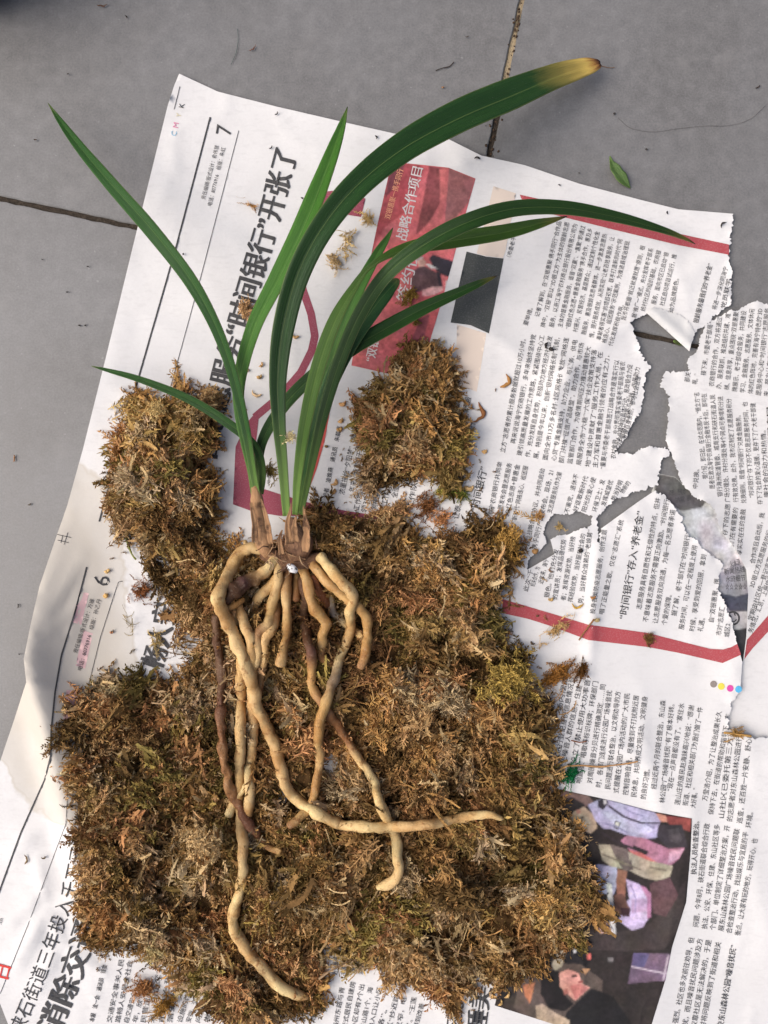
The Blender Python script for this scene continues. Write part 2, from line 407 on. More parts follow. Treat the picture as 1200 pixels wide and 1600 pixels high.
def mesh2d(polys, step):
    """first polygon outline, others holes -> px points, tris"""
    pts = []; edges = []
    for p in polys:
        b = len(pts); pts += p
        edges += [(b+i, b+(i+1) % len(p)) for i in range(len(p))]
    P = np.array(pts)
    x0, y0 = P.min(0); x1, y1 = P.max(0)
    gx, gy = np.meshgrid(np.arange(x0+step*.4, x1, step), np.arange(y0+step*.4, y1, step))
    gx = gx+(np.arange(gx.shape[0]) % 2)[:, None]*step*0.5
    gx = gx.ravel(); gy = gy.ravel()
    ok = inpoly(gx, gy, polys[0])
    for h in polys[1:]: ok &= ~inpoly(gx, gy, h)
    gx, gy = gx[ok], gy[ok]
    if len(gx):
        d = np.full(gx.shape, 1e9)
        for p in polys:
            q = np.array(p)
            for c in range(0, len(q), 200):
                dd = np.hypot(gx[:, None]-q[None, c:c+200, 0], gy[:, None]-q[None, c:c+200, 1]).min(1)
                d = np.minimum(d, dd)
        ok = d > step*0.35
        gx, gy = gx[ok], gy[ok]
    allp = [Vector(p) for p in pts]+[Vector((a, b)) for a, b in zip(gx, gy)]
    r = geometry.delaunay_2d_cdt(allp, edges, [], 0, 1e-5)
    V = np.array([tuple(v) for v in r[0]]); F = np.array([tuple(f) for f in r[2]])
    c = V[F].mean(1)
    ok = inpoly(c[:, 0], c[:, 1], polys[0])
    for h in polys[1:]: ok &= ~inpoly(c[:, 0], c[:, 1], h)
    F = F[ok]
    a = V[F]; ar = (a[:, 1, 0]-a[:, 0, 0])*(a[:, 2, 1]-a[:, 0, 1])-(a[:, 1, 1]-a[:, 0, 1])*(a[:, 2, 0]-a[:, 0, 0])
    F[ar > 0] = F[ar > 0][:, ::-1]           # y is down in the picture: face up in the world
    F = F[np.abs(ar) > 1e-6]
    return V, F
def to_world(V, hf, eps=0.0):
    z = hf(V[:, 0], V[:, 1])+eps
    x, y, z = W(V[:, 0], V[:, 1], z)
    return np.stack([x, y, z], 1)
def sheet(name, polys, hf, m, step=9, parent=None, eps=0.0, thick=0):
    V, F = mesh2d(polys, step)
    o = link(name, raw_mesh(name, to_world(V, hf, eps), F, m, smooth=True), parent)
    if thick:
        md = o.modifiers.new('thickness', 'SOLIDIFY'); md.thickness = thick; md.offset = -1
    return o
T = 1
outlineA = [(280, 115), (340, 143), (430, 166), (560, 196), (640, 214), (700, 217), (752, 243), (820, 258), (905, 287), (1000, 312), (1060, 327), (1146, 334, T), (1141, 378, T), (1138, 402, T), (1146, 428, T), (1140, 458, T), (1144, 474, T), (1132, 482, T), (1119, 493, T), (1100, 508, T), (1085, 522, T),
    (1079, 536), (1077, 548), (1045, 520), (1010, 489, T), (999, 498, T), (985, 503, T), (992, 522, T), (998, 540, T), (1007, 567, T), (1017, 572, T), (1008, 586, T), (1005, 610, T), (1006, 624, T), (999, 645, T), (987, 662, T), (980, 682, T), (960, 705, T), (973, 711, T), (988, 709, T), (998, 703, T), (1011, 698, T), (1040, 698, T), (1049, 709, T),
    (1035, 717, T), (1027, 744, T), (1029, 758, T), (994, 769, T), (960, 781, T), (949, 794, T), (934, 806, T), (935, 848, T), (939, 826), (975, 800), (1000, 782), (1024, 766, T), (1042, 776, T), (1058, 795, T), (1072, 830, T), (1100, 858, T), (1128, 880, T), (1122, 920, T), (1135, 946, T), (1145, 980, T), (1151, 1003), (1160, 1034), (1157, 1075, T), (1142, 1104, T), (1138, 1140, T), (1180, 1152, T), (1260, 1158),
    (1560, 1180), (1560, 1960), (140, 1960), (60, 1740), (14, 1604), (-3, 1560), (-30, 1480), (-42, 1380), (-32, 1280), (0, 1190), (22, 1125), (41, 1066), (37, 1030), (48, 975), (62, 915), (84, 850), (105, 790), (130, 700), (165, 560), (215, 355), (262, 165), (272, 134)]
holeA = [(926, 807, T), (907, 798, T), (889, 804, T), (866, 804, T), (851, 819, T), (849, 834, T), (853, 849, T), (844, 860, T), (827, 871, T), (824, 890), (866, 866), (860, 843, T), (885, 834, T), (922, 822, T)]
pA = densify(outlineA, 6, 1.3, 3); pAh = densify(holeA, 5, 0.9, 4)
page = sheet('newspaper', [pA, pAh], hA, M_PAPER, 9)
tag(page, 'large white newspaper spread with black headlines lying crumpled under the moss and plant', 'newspaper')

outlineB = [(1045, 634, T), (1042, 616, T), (1031, 601, T), (1035, 588, T), (1044, 581, T), (1058, 581, T), (1075, 580, T), (1073, 566, T), (1084, 553, T), (1091, 538, T), (1098, 517, T), (1108, 505, T), (1121, 494, T), (1140, 487, T), (1154, 483, T), (1171, 474, T), (1187, 472, T), (1200, 475, T), (1330, 500), (1420, 900), (1420, 1420), (1180, 1420), (1120, 1180), (1120, 1060),
    (1161, 1033), (1166, 995), (1169, 930), (1166, 890), (1150, 858, T), (1126, 826, T), (1115, 797, T), (1102, 782, T), (1087, 777, T), (1069, 760, T), (1061, 744, T), (1050, 711, T), (1041, 690, T), (1043, 655, T)]
pB = densify(outlineB, 6, 1.2, 5)
pageB = sheet('torn_newspaper_sheet', [pB], hB, M_PAPER2, 9)
tag(pageB, 'torn right-hand piece of newspaper with ragged left edge and slanting text columns', 'newspaper')
outlineC = [(1018, 768), (1030, 740), (1055, 745), (1080, 768), (1130, 790), (1200, 880), (1200, 1060), (1140, 1050), (1095, 940), (1050, 850)]
pC = densify(outlineC, 5)
pageC = sheet('under_sheet', [pC], hC, M_PAPER3, 7)
tag(pageC, 'under-layer newspaper with dark print and round emblem showing through the tear', 'newspaper')
# the corner folded back at the tear
fold = [(1010, 488), (1022, 480, T), (1040, 484, T), (1062, 492, T), (1078, 503, T), (1086, 516, T), (1081, 534), (1077, 549)]
def hFold(x, y):
    d, t = segdist(np.asarray(x, float), np.asarray(y, float), 1010, 489, 1077, 549)
    return hA(x, y)+(0.35+1.9*np.exp(-((d-9)/9)**2)+0.012*d)*1e-3
sheet('folded_corner', [densify(fold, 4, 0.9, 9)], hFold, M_PAPER3, 5, page)

# ------------------------------------------------------------------ print on the sheets
def blob(name, poly, hf, m, parent, eps=0.00022, step=6, dens=5):
    return sheet(name, [densify(poly, dens)], hf, m, step, parent, eps, 0)
def strip_poly(pts, w):
    """constant-width strip along a polyline in px"""
    P = np.array(pts, float); out = []
    d = np.gradient(P, axis=0); d /= np.linalg.norm(d, axis=1)[:, None]
    n = np.stack([-d[:, 1], d[:, 0]], 1)*w/2
    return [tuple(p) for p in P+n]+[tuple(p) for p in (P-n)[::-1]]
def resample(pts, step):
    P = np.array(pts, float); s = np.r_[0, np.cumsum(np.hypot(*np.diff(P, axis=0).T))]
    t = np.linspace(0, s[-1], max(2, int(s[-1]/step)+1))
    return np.stack([np.interp(t, s, P[:, k]) for k in range(P.shape[1])], 1)
def rule(name, pts, w, hf, m, parent, eps=0.00026):
    P = resample(pts, 4.0)
    d = np.gradient(P, axis=0); d /= np.linalg.norm(d, axis=1)[:, None]
    n = np.stack([-d[:, 1], d[:, 0]], 1)*w/2
    V = np.empty((2*len(P), 2)); V[0::2] = P+n; V[1::2] = P-n
    i = np.arange(len(P)-1)*2
    F = np.stack([i, i+1, i+3, i+2], 1)
    return link(name, raw_mesh(name, to_world(V, hf, eps), F, m), parent)

rule('rule_line', [(328.5, 183), (274, 390), (215, 595), (155, 815)], 2.6, hA, M_INK, page)
rule('rule_line', [(373, 204), (317, 420), (265, 610)], 0.9, hA, M_INK, page)
rule('rule_line', [(135.6, 886), (117, 957), (96, 1024), (86, 1082), (83, 1112), (80, 1141), (79, 1182), (70, 1218), (33, 1300), (0, 1390), (-25, 1450)], 2.6, hA, M_INK, page)
rule('rule_line', [(192, 908), (185, 909), (157, 995), (131, 1100), (108, 1199), (103, 1287), (83, 1340), (43, 1447), (0, 1553)], 0.9, hA, M_INK, page)
rule('crop_mark', [(281, 135), (272, 171)], 1.0, hA, M_INK, page)
for a, b in (((106, 832), (100, 851)), ((98, 836), (95, 848)), ((89, 835), (111, 840)), ((90, 844), (107, 848))): rule('crop_mark', [a, b], 0.9, hA, M_INK, page)
# red bands
blob('red_border', [(812, 304), (870, 317), (960, 340), (1060, 365), (1139, 382), (1139, 398), (1060, 383), (960, 359), (900, 344), (860, 334), (820, 322)], hA, M_RED, page)
blob('red_border', [(785, 936), (795, 939), (860, 958), (919, 976), (1012, 989), (1110, 1014), (1130, 1015), (1143, 1011), (1152, 1006), (1158, 1023), (1129, 1036), (1060, 1020), (1012, 1011), (919, 1000), (860, 978), (825, 967), (785, 958)], hA, M_RED, page)
blob('red_border', [(1167, 1000), (1180, 985), (1200, 962), (1240, 915), (1240, 945), (1200, 987), (1176, 1013), (1163, 1030)], hB, M_RED, pageB)
blob('maroon_frame', [(400, 644), (386, 660), (368, 698), (364, 788), (394, 799), (436, 806), (490, 806), (545, 818), (590, 822), (592, 806), (540, 798), (492, 788), (437, 772), (412, 764), (398, 750), (399, 700), (404, 655)], hA, M_MAROON, page)
rule('maroon_frame', [(398, 652), (440, 617), (470, 582), (487, 548), (492, 525), (486, 490), (474, 455), (468, 430)], 12, hA, M_MAROON, page, 0.00010)
blob('maroon_frame', [(505, 300), (519, 298), (571, 310), (564, 339), (532, 334), (500, 326)], hA, M_MAROON, page)
blob('red_ribbon', [(504, 611), (521, 609), (516, 640), (507, 690), (494, 735), (485, 759), (472, 755), (480, 738), (491, 690), (498, 640)], hA, M_SCARLET, page)
rule('ribbon_line', [(505, 625), (500, 680), (490, 735), (478, 757)], 1.0, hA, M_WHITE, page, 0.00022)

def colour_print(name, layers, hf, parent, eps0=0.00018, step=2.2, soft=0.8, mottle=0.22):
    """one printed picture as a single sheet of ink: colour areas drawn over one another with soft edges and uneven ink"""
    V, F = mesh2d([densify(layers[0][0], 4)], step)
    x, y = V[:, 0], V[:, 1]
    r0 = np.random.default_rng(5)
    Cc = np.zeros((len(V), 3)); K = 14
    for s_ in range(K):
        a_ = s_*2.399963; rr = soft*math.sqrt((s_+0.5)/K)*1.6
        wx = x+rr*math.cos(a_)+0.4*vnoise(x, y, 7, 61); wy = y+rr*math.sin(a_)+0.4*vnoise(x, y, 7, 62)
        cs = np.tile(np.array(lin(layers[0][1], 0.86)), (len(V), 1))
        for poly, c in layers[1:]:
            cs[inpoly(wx, wy, poly)] = lin(c, 0.86)
        Cc += cs/K
    mod = 1+mottle*(vnoise(x, y, 26, 63)+0.7*vnoise(x, y, 11, 64))[:, None]
    mod = mod*(1+0.16*vnoise(x, y, 4.5, 68)+0.12*vnoise(x, y, 2.3, 69))[:, None]
    g_ = Cc.mean(1, keepdims=True); Cc = g_+(Cc-g_)*0.82
    tint = 0.06*np.stack([vnoise(x, y, 19, 65), vnoise(x, y, 23, 66), vnoise(x, y, 17, 67)], 1)
    Cc = np.clip(Cc*mod*(1+tint)+0.006, 0.004, 0.7)
    return link(name, raw_mesh(name, to_world(V, hf, eps0), F, M_PRINT, Cc), parent)
def zz(pts, x0, y0, s): return [(x0+x/s, y0+y/s) for x, y in pts]
q = lambda *p: zz(p, 500, 230, 3.75)
pk = [((611, 257), (625, 254), (692, 261), (701, 262), (743, 279), (730, 325), (713, 387), (692, 465), (668, 545), (655, 592), (616, 586), (549, 571), (571, 440), (590, 350))]
colour_print('banner_photo', [
    (pk[0], (206, 92, 96)),
    (q((290, 190), (400, 108), (412, 100), (265, 712), (140, 812)), (214, 150, 140)),
    (q((408, 108), (470, 92), (600, 108), (500, 380), (380, 470), (290, 640), (262, 712)), (175, 62, 70)),
    (q((415, 100), (500, 95), (470, 200), (380, 300)), (120, 52, 62)),
    (q((640, 112), (720, 118), (740, 120), (720, 300), (640, 440), (560, 520), (600, 330)), (138, 62, 66)),
    (q((755, 121), (908, 186), (872, 320), (790, 420), (730, 440), (745, 260)), (152, 90, 88)),
    (q((700, 130), (745, 122), (742, 300), (715, 420), (690, 420), (705, 260)), (196, 92, 90)),
    (q((440, 560), (640, 480), (700, 590), (560, 700), (380, 850), (330, 900), (300, 870)), (212, 86, 92)),
    (q((550, 722), (600, 690), (690, 740), (722, 820), (640, 835), (560, 850), (530, 800)), (96, 66, 70)),
    (q((640, 650), (662, 630), (822, 682), (802, 782), (705, 742), (660, 700)), (52, 45, 56)),
    (q((680, 720), (705, 742), (722, 815), (700, 812)), (48, 42, 52)),
    (q((618, 684), (640, 684), (692, 712), (652, 712)), (215, 208, 206)),
    (q((566, 660), (600, 650), (624, 672), (612, 698), (580, 702)), (214, 160, 142)),
    (q((566, 650), (600, 640), (610, 652), (570, 664)), (190, 180, 176)),
    (q((600, 838), (650, 820), (718, 816), (720, 836), (650, 875), (600, 870)), (226, 166, 158)),
    (q((802, 700), (822, 690), (815, 772), (802, 765)), (206, 84, 70)),
    (q((740, 780), (800, 800), (760, 960), (720, 950)), (196, 186, 184)),
    (q((745, 835), (770, 825), (765, 842), (745, 850)), (40, 38, 40)),
    ([(640, 470), (700, 455), (690, 470), (668, 545), (655, 592), (625, 588), (630, 540)], (206, 84, 88)),
    ([(655, 500), (672, 490), (655, 560), (640, 585), (632, 560)], (150, 70, 80)),
    (q((405, 110), (409, 110), (270, 712), (264, 712)), (70, 40, 50)),
], hA, page)
blob('dark_panel', [(729, 393), (760, 401), (787, 404), (776, 460), (764, 521), (735, 508), (704, 504), (716, 450)], hA, mat_ink('slate_ink', (0.048, 0.053, 0.052), 0.6, 0.12), page, 0.00016)
M_PEACH = mat_ink('peach_ink', (0.63, 0.54, 0.46), 0.8, 0.0)
blob('peach_bar', [(771, 291), (806, 302), (790, 392), (786, 403), (760, 400), (745, 396), (757, 350)], hA, M_PEACH, page)
blob('peach_bar', [(714, 507), (760, 521), (745, 612), (712, 600)], hA, M_PEACH, page, 0.00008)
r = lambda *p: zz(p, 760, 1200, 3.53)
colour_print('night_photo', [
    ([(868, 1232), (960, 1252), (1020, 1268), (1081, 1279), (1079, 1330), (1072, 1410), (1050, 1480), (1040, 1530), (1017, 1604), (1005, 1640), (990, 1640), (870, 1602), (773, 1571), (790, 1500), (840, 1380)], (46, 39, 37)),
    (r((560, 900), (760, 900), (900, 860), (1000, 760), (1100, 620), (1080, 860), (980, 1000), (760, 1010), (560, 1000)), (64, 54, 52)),
    (r((900, 640), (1010, 600), (1060, 700), (990, 820), (920, 800)), (92, 62, 66)),
    (r((60, 1290), (200, 1240), (300, 1300), (240, 1400), (60, 1310)), (58, 48, 42)),
    (r((380, 1000), (520, 960), (600, 1040), (520, 1130), (400, 1100)), (30, 27, 30)),
    (r((400, 120), (560, 150), (600, 200), (480, 230), (390, 180)), (120, 92, 84)),
    (r((980, 262), (1130, 277), (1124, 352), (1010, 312)), (150, 62, 56)),
    (r((880, 240), (990, 262), (1000, 300), (930, 290)), (205, 140, 110)),
    (r((400, 172), (470, 160), (540, 198), (556, 244), (500, 236), (450, 292), (396, 262)), (44, 38, 38)),
    (r((450, 292), (482, 240), (540, 214), (602, 268), (612, 330), (576, 364), (500, 324)), (192, 164, 132)),
    (r((470, 280), (520, 250), (560, 270), (580, 310), (540, 340), (490, 315)), (206, 184, 152)),
    (r((560, 204), (640, 166), (760, 200), (930, 246), (960, 292), (942, 384), (880, 392), (780, 372), (700, 342), (640, 330), (602, 290)), (170, 166, 198)),
    (r((640, 240), (760, 262), (900, 300), (930, 350), (860, 370), (720, 330)), (186, 184, 212)),
    (r((780, 370), (880, 390), (990, 440), (1095, 440), (1062, 502), (1002, 552), (940, 540), (870, 492), (790, 452), (740, 400)), (172, 112, 136)),
    (r((780, 450), (860, 470), (990, 552), (940, 545), (830, 500)), (200, 104, 96)),
    (r((1010, 460), (1092, 446), (1060, 500), (1000, 530)), (198, 152, 172)),
    (r((618, 420), (700, 425), (800, 470), (900, 512), (1030, 540), (1012, 600), (940, 622), (860, 602), (780, 562), (690, 545), (640, 510)), (172, 162, 136)),
    (r((680, 420), (780, 450), (790, 520), (720, 510)), (112, 98, 92)),
    (r((730, 520), (800, 510), (810, 560), (760, 570)), (100, 86, 80)),
    (r((615, 180), (650, 164), (674, 184), (672, 200), (642, 232), (615, 215)), (48, 42, 52)),
    (r((645, 178), (662, 176), (664, 196), (650, 204)), (205, 202, 205)),
    (r((950, 312), (1080, 312), (1112, 440), (1002, 444), (940, 372)), (58, 52, 58)),
    (r((672, 200), (760, 262), (860, 298), (960, 300), (960, 308), (850, 308), (750, 272), (668, 210)), (56, 48, 60)),
    (r((640, 352), (720, 402), (820, 440), (890, 472), (880, 480), (800, 446), (700, 404), (634, 362)), (52, 44, 48)),
    (r((810, 425), (895, 460), (885, 478), (806, 442)), (44, 38, 40)),
    (r((712, 290), (742, 300), (728, 342), (700, 330)), (44, 38, 42)),
    (r((716, 298), (736, 304), (724, 334), (706, 326)), (202, 196, 186)),
    (r((545, 560), (620, 530), (720, 550), (722, 640), (702, 700), (600, 690), (540, 650)), (164, 164, 194)),
    (r((600, 628), (616, 630), (610, 682), (594, 678)), (44, 40, 48)),
    (r((770, 612), (840, 640), (900, 692), (906, 812), (862, 880), (802, 896), (730, 842), (762, 742), (790, 722)), (196, 176, 214)),
    (r((800, 720), (880, 720), (890, 790), (800, 800)), (184, 150, 186)),
    (r((852, 652), (872, 655), (908, 690), (908, 822), (886, 832), (886, 720)), (186, 118, 162)),
    (r((725, 556), (775, 570), (770, 640), (764, 722), (722, 702), (714, 622)), (150, 98, 74)),
    (r((705, 702), (750, 690), (792, 772), (762, 822), (708, 792)), (112, 76, 62)),
    (r((740, 770), (796, 775), (790, 822), (745, 812)), (66, 40, 44)),
    (r((662, 632), (690, 632), (716, 916), (686, 916)), (224, 220, 212)),
    (r((664, 688), (674, 684), (676, 696), (666, 698)), (30, 26, 26)),
    (r((610, 880), (660, 850), (690, 900), (630, 915)), (196, 160, 146)),
    (r((812, 1020), (1032, 1026), (992, 1172), (780, 1190)), (112, 88, 112)),
    (r((812, 1020), (900, 1024), (870, 1100), (800, 1100)), (92, 84, 126)),
    (r((800, 1092), (1020, 1136), (1018, 1144), (798, 1100)), (196, 180, 190)),
    (r((1000, 1030), (1010, 1032), (980, 1172), (968, 1172)), (186, 170, 180)),
    (r((200, 1100), (300, 1080), (520, 1080), (640, 1170), (640, 1300), (480, 1425), (260, 1425), (150, 1320)), (88, 74, 66)),
    (r((500, 1290), (580, 1215), (700, 1260), (820, 1440), (420, 1440), (440, 1350)), (27, 25, 27)),
    (r((300, 1142), (380, 1110), (432, 1152), (402, 1202), (440, 1262), (484, 1302), (430, 1342), (340, 1322), (300, 1242)), (30, 26, 26)),
    (r((402, 1132), (450, 1110), (512, 1132), (522, 1182), (572, 1212), (490, 1282), (430, 1232), (405, 1202)), (214, 146, 128)),
    (r((460, 1200), (520, 1190), (566, 1214), (492, 1276)), (196, 112, 104)),
    (r((424, 1226), (446, 1212), (452, 1244), (430, 1252)), (178, 104, 90)),
    (r((470, 1146), (498, 1138), (502, 1150), (474, 1158)), (58, 40, 36)),
    (r((506, 1178), (530, 1170), (532, 1184), (510, 1188)), (150, 66, 62)),
    (r((495, 232), (515, 226), (521, 250), (501, 256)), (206, 140, 118)),
    (r((520, 272), (536, 266), (538, 276), (522, 282)), (70, 52, 46)),
    (r((640, 300), (720, 318), (780, 352), (776, 358), (716, 328), (640, 308)), (128, 124, 158)),
    (r((760, 214), (800, 240), (870, 262), (866, 270), (796, 250), (756, 222)), (130, 126, 160)),
    (r((880, 300), (930, 330), (926, 340), (872, 310)), (128, 124, 156)),
    (r((800, 640), (830, 720), (822, 800), (814, 800), (820, 722), (792, 646)), (150, 132, 172)),
    (r((560, 590), (640, 600), (700, 640), (696, 648), (636, 610), (560, 600)), (124, 124, 152)),
    (r((640, 470), (760, 520), (860, 560), (856, 568), (754, 530), (640, 480)), (120, 108, 90)),
    (r((900, 540), (1000, 560), (990, 572), (896, 550)), (126, 116, 98)),
    (r((1000, 340), (1060, 330), (1080, 400), (1060, 420), (1010, 400)), (76, 70, 76)),
    (r((405, 1000), (440, 1010), (420, 1090), (380, 1120), (360, 1080)), (178, 166, 140)),
    (r((556, 1022), (578, 1022), (576, 1056), (556, 1054)), (214, 92, 84)),
    (r((530, 1108), (572, 1108), (545, 1142)), (206, 150, 96)),
    (r((668, 1046), (700, 1046), (700, 1068), (672, 1070)), (120, 114, 112)),
    (r((480, 1004), (496, 1000), (494, 1018), (482, 1022)), (210, 208, 206)),
    (r((272, 1312), (310, 1302), (380, 1350), (460, 1392), (452, 1440), (280, 1420)), (176, 150, 124)),
    (r((200, 1200), (270, 1180), (240, 1300), (215, 1260)), (180, 110, 66)),
], hA, page)
M_PINK = mat_ink('pale_pink_ink', (0.60, 0.40, 0.40), 0.8, 0.2)
for p in ([(124, 926), (139, 926), (127, 976), (112, 972)], [(131, 985), (145, 990), (133, 1045), (118, 1040)], [(104, 1078), (120, 1080), (116, 1130), (98, 1136)]):
    blob('pink_block', p, hA, M_PINK, page, 0.00008)
for (x, y), c in (((1115, 1069), (0.22, 0.19, 0.17)), ((1127, 1072.5), (0.62, 0.53, 0.07)), ((1141, 1075.5), (0.56, 0.07, 0.30)), ((1154, 1077), (0.09, 0.38, 0.62))):
    blob('colour_dot', [(x+5.4*math.cos(a), y+5.4*math.sin(a)) for a in np.linspace(0, 2*math.pi, 20, endpoint=False)], hA, mat_ink('dot_ink', c, 0.7, 0.1), page, 0.0002, 6, 3)
# dark print and round face emblem on the layer under the tear
colour_print('dark_print', [
    (outlineC, (205, 204, 204)),
    ([(1022, 766), (1030, 740), (1055, 745), (1082, 770), (1104, 784), (1090, 800), (1062, 798), (1028, 770)], (92, 90, 90)),
    ([(1060, 800), (1100, 792), (1125, 830), (1150, 860), (1130, 885), (1095, 850)], (186, 186, 190)),
    ([(1128, 905), (1150, 930), (1170, 925), (1170, 955), (1140, 955), (1118, 925)], (70, 72, 84)),
    ([(1120, 900), (1150, 880), (1175, 890), (1175, 925), (1150, 932), (1120, 925)], (150, 150, 156)),
    ([(1122, 925), (1150, 935), (1172, 925), (1172, 952), (1138, 952)], (66, 70, 86)),
    ([(1140, 985), (1172, 975), (1175, 1050), (1155, 1045)], (58, 58, 62)),
    ([(1135, 955), (1170, 955), (1172, 980), (1145, 985)], (176, 176, 178)),
], hC, pageC)
ringp = [(1145+10*math.cos(a), 966+10*math.sin(a)) for a in np.linspace(0, 2*math.pi, 26)]
rule('round_emblem', ringp, 3.0, hC, M_INK, pageC, 0.0004)
for p in ([(1140, 961), (1143, 964)], [(1147, 958), (1149, 962)], [(1140, 970), (1145, 973), (1151, 968)]): rule('round_emblem', p, 1.8, hC, M_INK, pageC, 0.0004)

# ---- lettering
JOBS = []
def text(parent, hf, name, m, lines, group_obj=None):
    """lines: (string, baseline polyline px, em px, options) collected into one mesh"""
    JOBS.append((parent, hf, name, m, lines))
def L(s, a, b, em=9.6, bold=0, fit=True): return (s, [a, b], em, bold, fit)
def zl(x0, y0, sc, rows, em=9.6, bold=0):
    out = []
    for row in rows:
        s, a, b = row[:3]
        out.append((s, [(x0+a[0]/sc, y0+a[1]/sc), (x0+b[0]/sc, y0+b[1]/sc)], row[3] if len(row) > 3 else em, bold, True))
    return out

text(page, hA, 'headline', M_INK, [('老干部志愿服务“时间银行”开张了', [(324, 802), (335, 722), (347, 662), (371, 562), (391, 495), (426, 378), (441, 325), (465, 232)], 44, 4, True)])
text(page, hA, 'page_number', M_INK, [('7', [(360, 212), (362, 199)], 34, 0, False)])
text(page, hA, 'credit_line', M_INKT, [L('责任编辑/版式设计：俞伟慧', (320, 312), (342, 228), 8), L('电话：80776916　组版：朱虹', (330, 322), (352, 231), 8)])
text(page, hA, 'colour_letter', M_INK, [('K', [(287, 169), (289, 160)], 12, 0, False)])
text(page, hA, 'colour_letter', mat_ink('yellow_ink', (0.62, 0.56, 0.36), 0.7, 0), [('Y', [(282, 184), (284, 175)], 11, 0, False)])
text(page, hA, 'colour_letter', mat_ink('magenta_ink', (0.58, 0.22, 0.34), 0.7, 0), [('M', [(278, 200), (280, 190)], 12, 1, False)])
text(page, hA, 'colour_letter', mat_ink('cyan_ink', (0.22, 0.42, 0.56), 0.7, 0), [('C', [(275, 213), (277, 204)], 12, 0, False)])
text(page, hA, 'dateline', M_INKT, [L('34B', (213, 696), (219, 672), 10)])
text(page, hA, 'page_number', M_INK, [('6', [(169, 917), (172, 904)], 36, 0, False)])
text(page, hA, 'credit_line', M_INKT, [L('责任编辑/版式设计：万姗', (120, 1021), (147, 937), 8), L('电话：80776916　组版：孙乙丹', (127, 1048), (158, 937), 8)])
text(page, hA, 'headline', M_INK, [('畅人安', [(249, 1052), (262, 1015), (276, 940)], 42, 4, True)])
text(page, hA, 'headline', M_INK, [('硖石街道三年投入千万元整治', [(30, 1625), (74, 1520), (122, 1385), (138, 1300), (143, 1262)], 29, 0, True)])
text(page, hA, 'headline', M_INK, [('消除交通隐患', [(88, 1624), (128, 1525), (158, 1432), (168, 1345)], 46, 5, True)])
text(page, hA, 'masthead_character', mat_ink('masthead_red', (0.55, 0.05, 0.04), 0.7, 0.05), [('日', [(11, 1530), (17, 1506)], 30, 2, False)])
text(page, hA, 'web_address', M_INKT, [('.cn', [(2, 1445), (6, 1430)], 9, 0, False)])
text(page, hA, 'byline', M_INKT, zl(0, 1200, 3, [('本报　沈一会　通讯员　钱金', (438, 1192), (500, 925))], 9, 2))
text(page, hA, 'text_column', M_INKT, zl(0, 1200, 3, [
    ('交通安全事关人民', (520, 1195), (580, 900)), ('路畅人安是全社会', (560, 1195), (620, 905)), ('自交通安全', (600, 1195), (640, 1050)), ('年，欣', (640, 1195), (668, 1090)),
    ('民营企业家', (680, 1195), (715, 1000)), ('元，田企交', (720, 1195), (750, 970)), ('前忠治理', (765, 1195), (800, 960)), ('落安全30', (805, 1195), (835, 1000)),
    ('设施的改', (850, 1195), (890, 1060)), ('安挡，交设', (890, 1195), (935, 1060)), ('问题到', (935, 1195), (970, 1090)), ('发现', (975, 1195), (1000, 1110)), ('了道路', (1015, 1195), (1050, 1110))]))
text(page, hA, 'text_column', M_INKT, zl(460, 1450, 3.53, [
    ('小区安保安的', (5, 525), (50, 380)), ('都有感触的', (50, 525), (100, 385)), ('交警碰，警车', (105, 525), (160, 360)), ('海州东路与青', (235, 560), (275, 330)), ('老式居民自建房', (285, 560), (335, 300)), ('小区却有7个出', (335, 560), (385, 315)), ('东山路1个，海', (385, 560), (432, 330)), ('出入口让小区', (430, 560), (482, 330)),
    ('路”。', (478, 560), (510, 455)), ('区“抄近路', (532, 560), (577, 370)), ('又窄，电', (585, 560), (616, 385)), ('了。”王莲', (640, 560), (672, 385)), ('得到改善', (680, 560), (715, 420)),
    ], 9.6))
text(page, hA, 'text_column', M_INKT, zl(460, 1450, 3.53, [('迟多路禁', (235, 260), (240, 160)), ('多路禁始', (280, 262), (300, 150)), ('路禁始', (325, 250), (340, 180)), ('禁始', (375, 258), (385, 200))]))
text(page, hA, 'headline', M_INK, [('区了', [(718, 1612), (724, 1556)], 27, 0, True)])
text(page, hA, 'headline', M_INK, [('睡美', [(757, 1612), (766, 1545)], 36, 5, True)])
u = 5.217
text(page, hA, 'text_column', M_INKT, zl(772, 320, u, [
    ('要举措。', (270, 985), (315, 845)), ('记者了解到，在“双银惠聚·携手同行”合作品', (365, 915), (548, 140)), ('牌中，“双银”即以“3D银立方”为主体的银龄志愿', (412, 1000), (612, 145)), ('服务，以浙江海宁农村商业银行股份有限公司为', (482, 1000), (678, 160)),
    ('主体的普惠金融服务，谐音“双赢”、“惠聚”即通过', (552, 1000), (742, 175)), ('“银龄红色志愿+普惠金融服务”携手合作，惠及乡', (615, 1015), (800, 195)), ('村振兴、民营经济、基层群众；通过定制个性化金', (675, 1040), (860, 220)), ('融服务，惠及银龄志愿者群体，进一步激发志愿热', (745, 1060), (920, 240)),
    ('情，提升服务成效，从而实现“让老百姓享服务，让', (808, 1085), (980, 265)), ('奉献者得实惠”的项目初衷，联手打造新的时代“网', (868, 1105), (1045, 285)), ('格连心、组团服务”示范案例，为推进县域治理现', (912, 1130), (1105, 300)), ('代化发挥积极作用。', (962, 1155), (1058, 820))], 9.0))
text(page, hA, 'source_line', M_INKT, zl(770, 320, u, [('（市委老干部局）', (145, 430), (215, 170), 8.5)], 8.5))
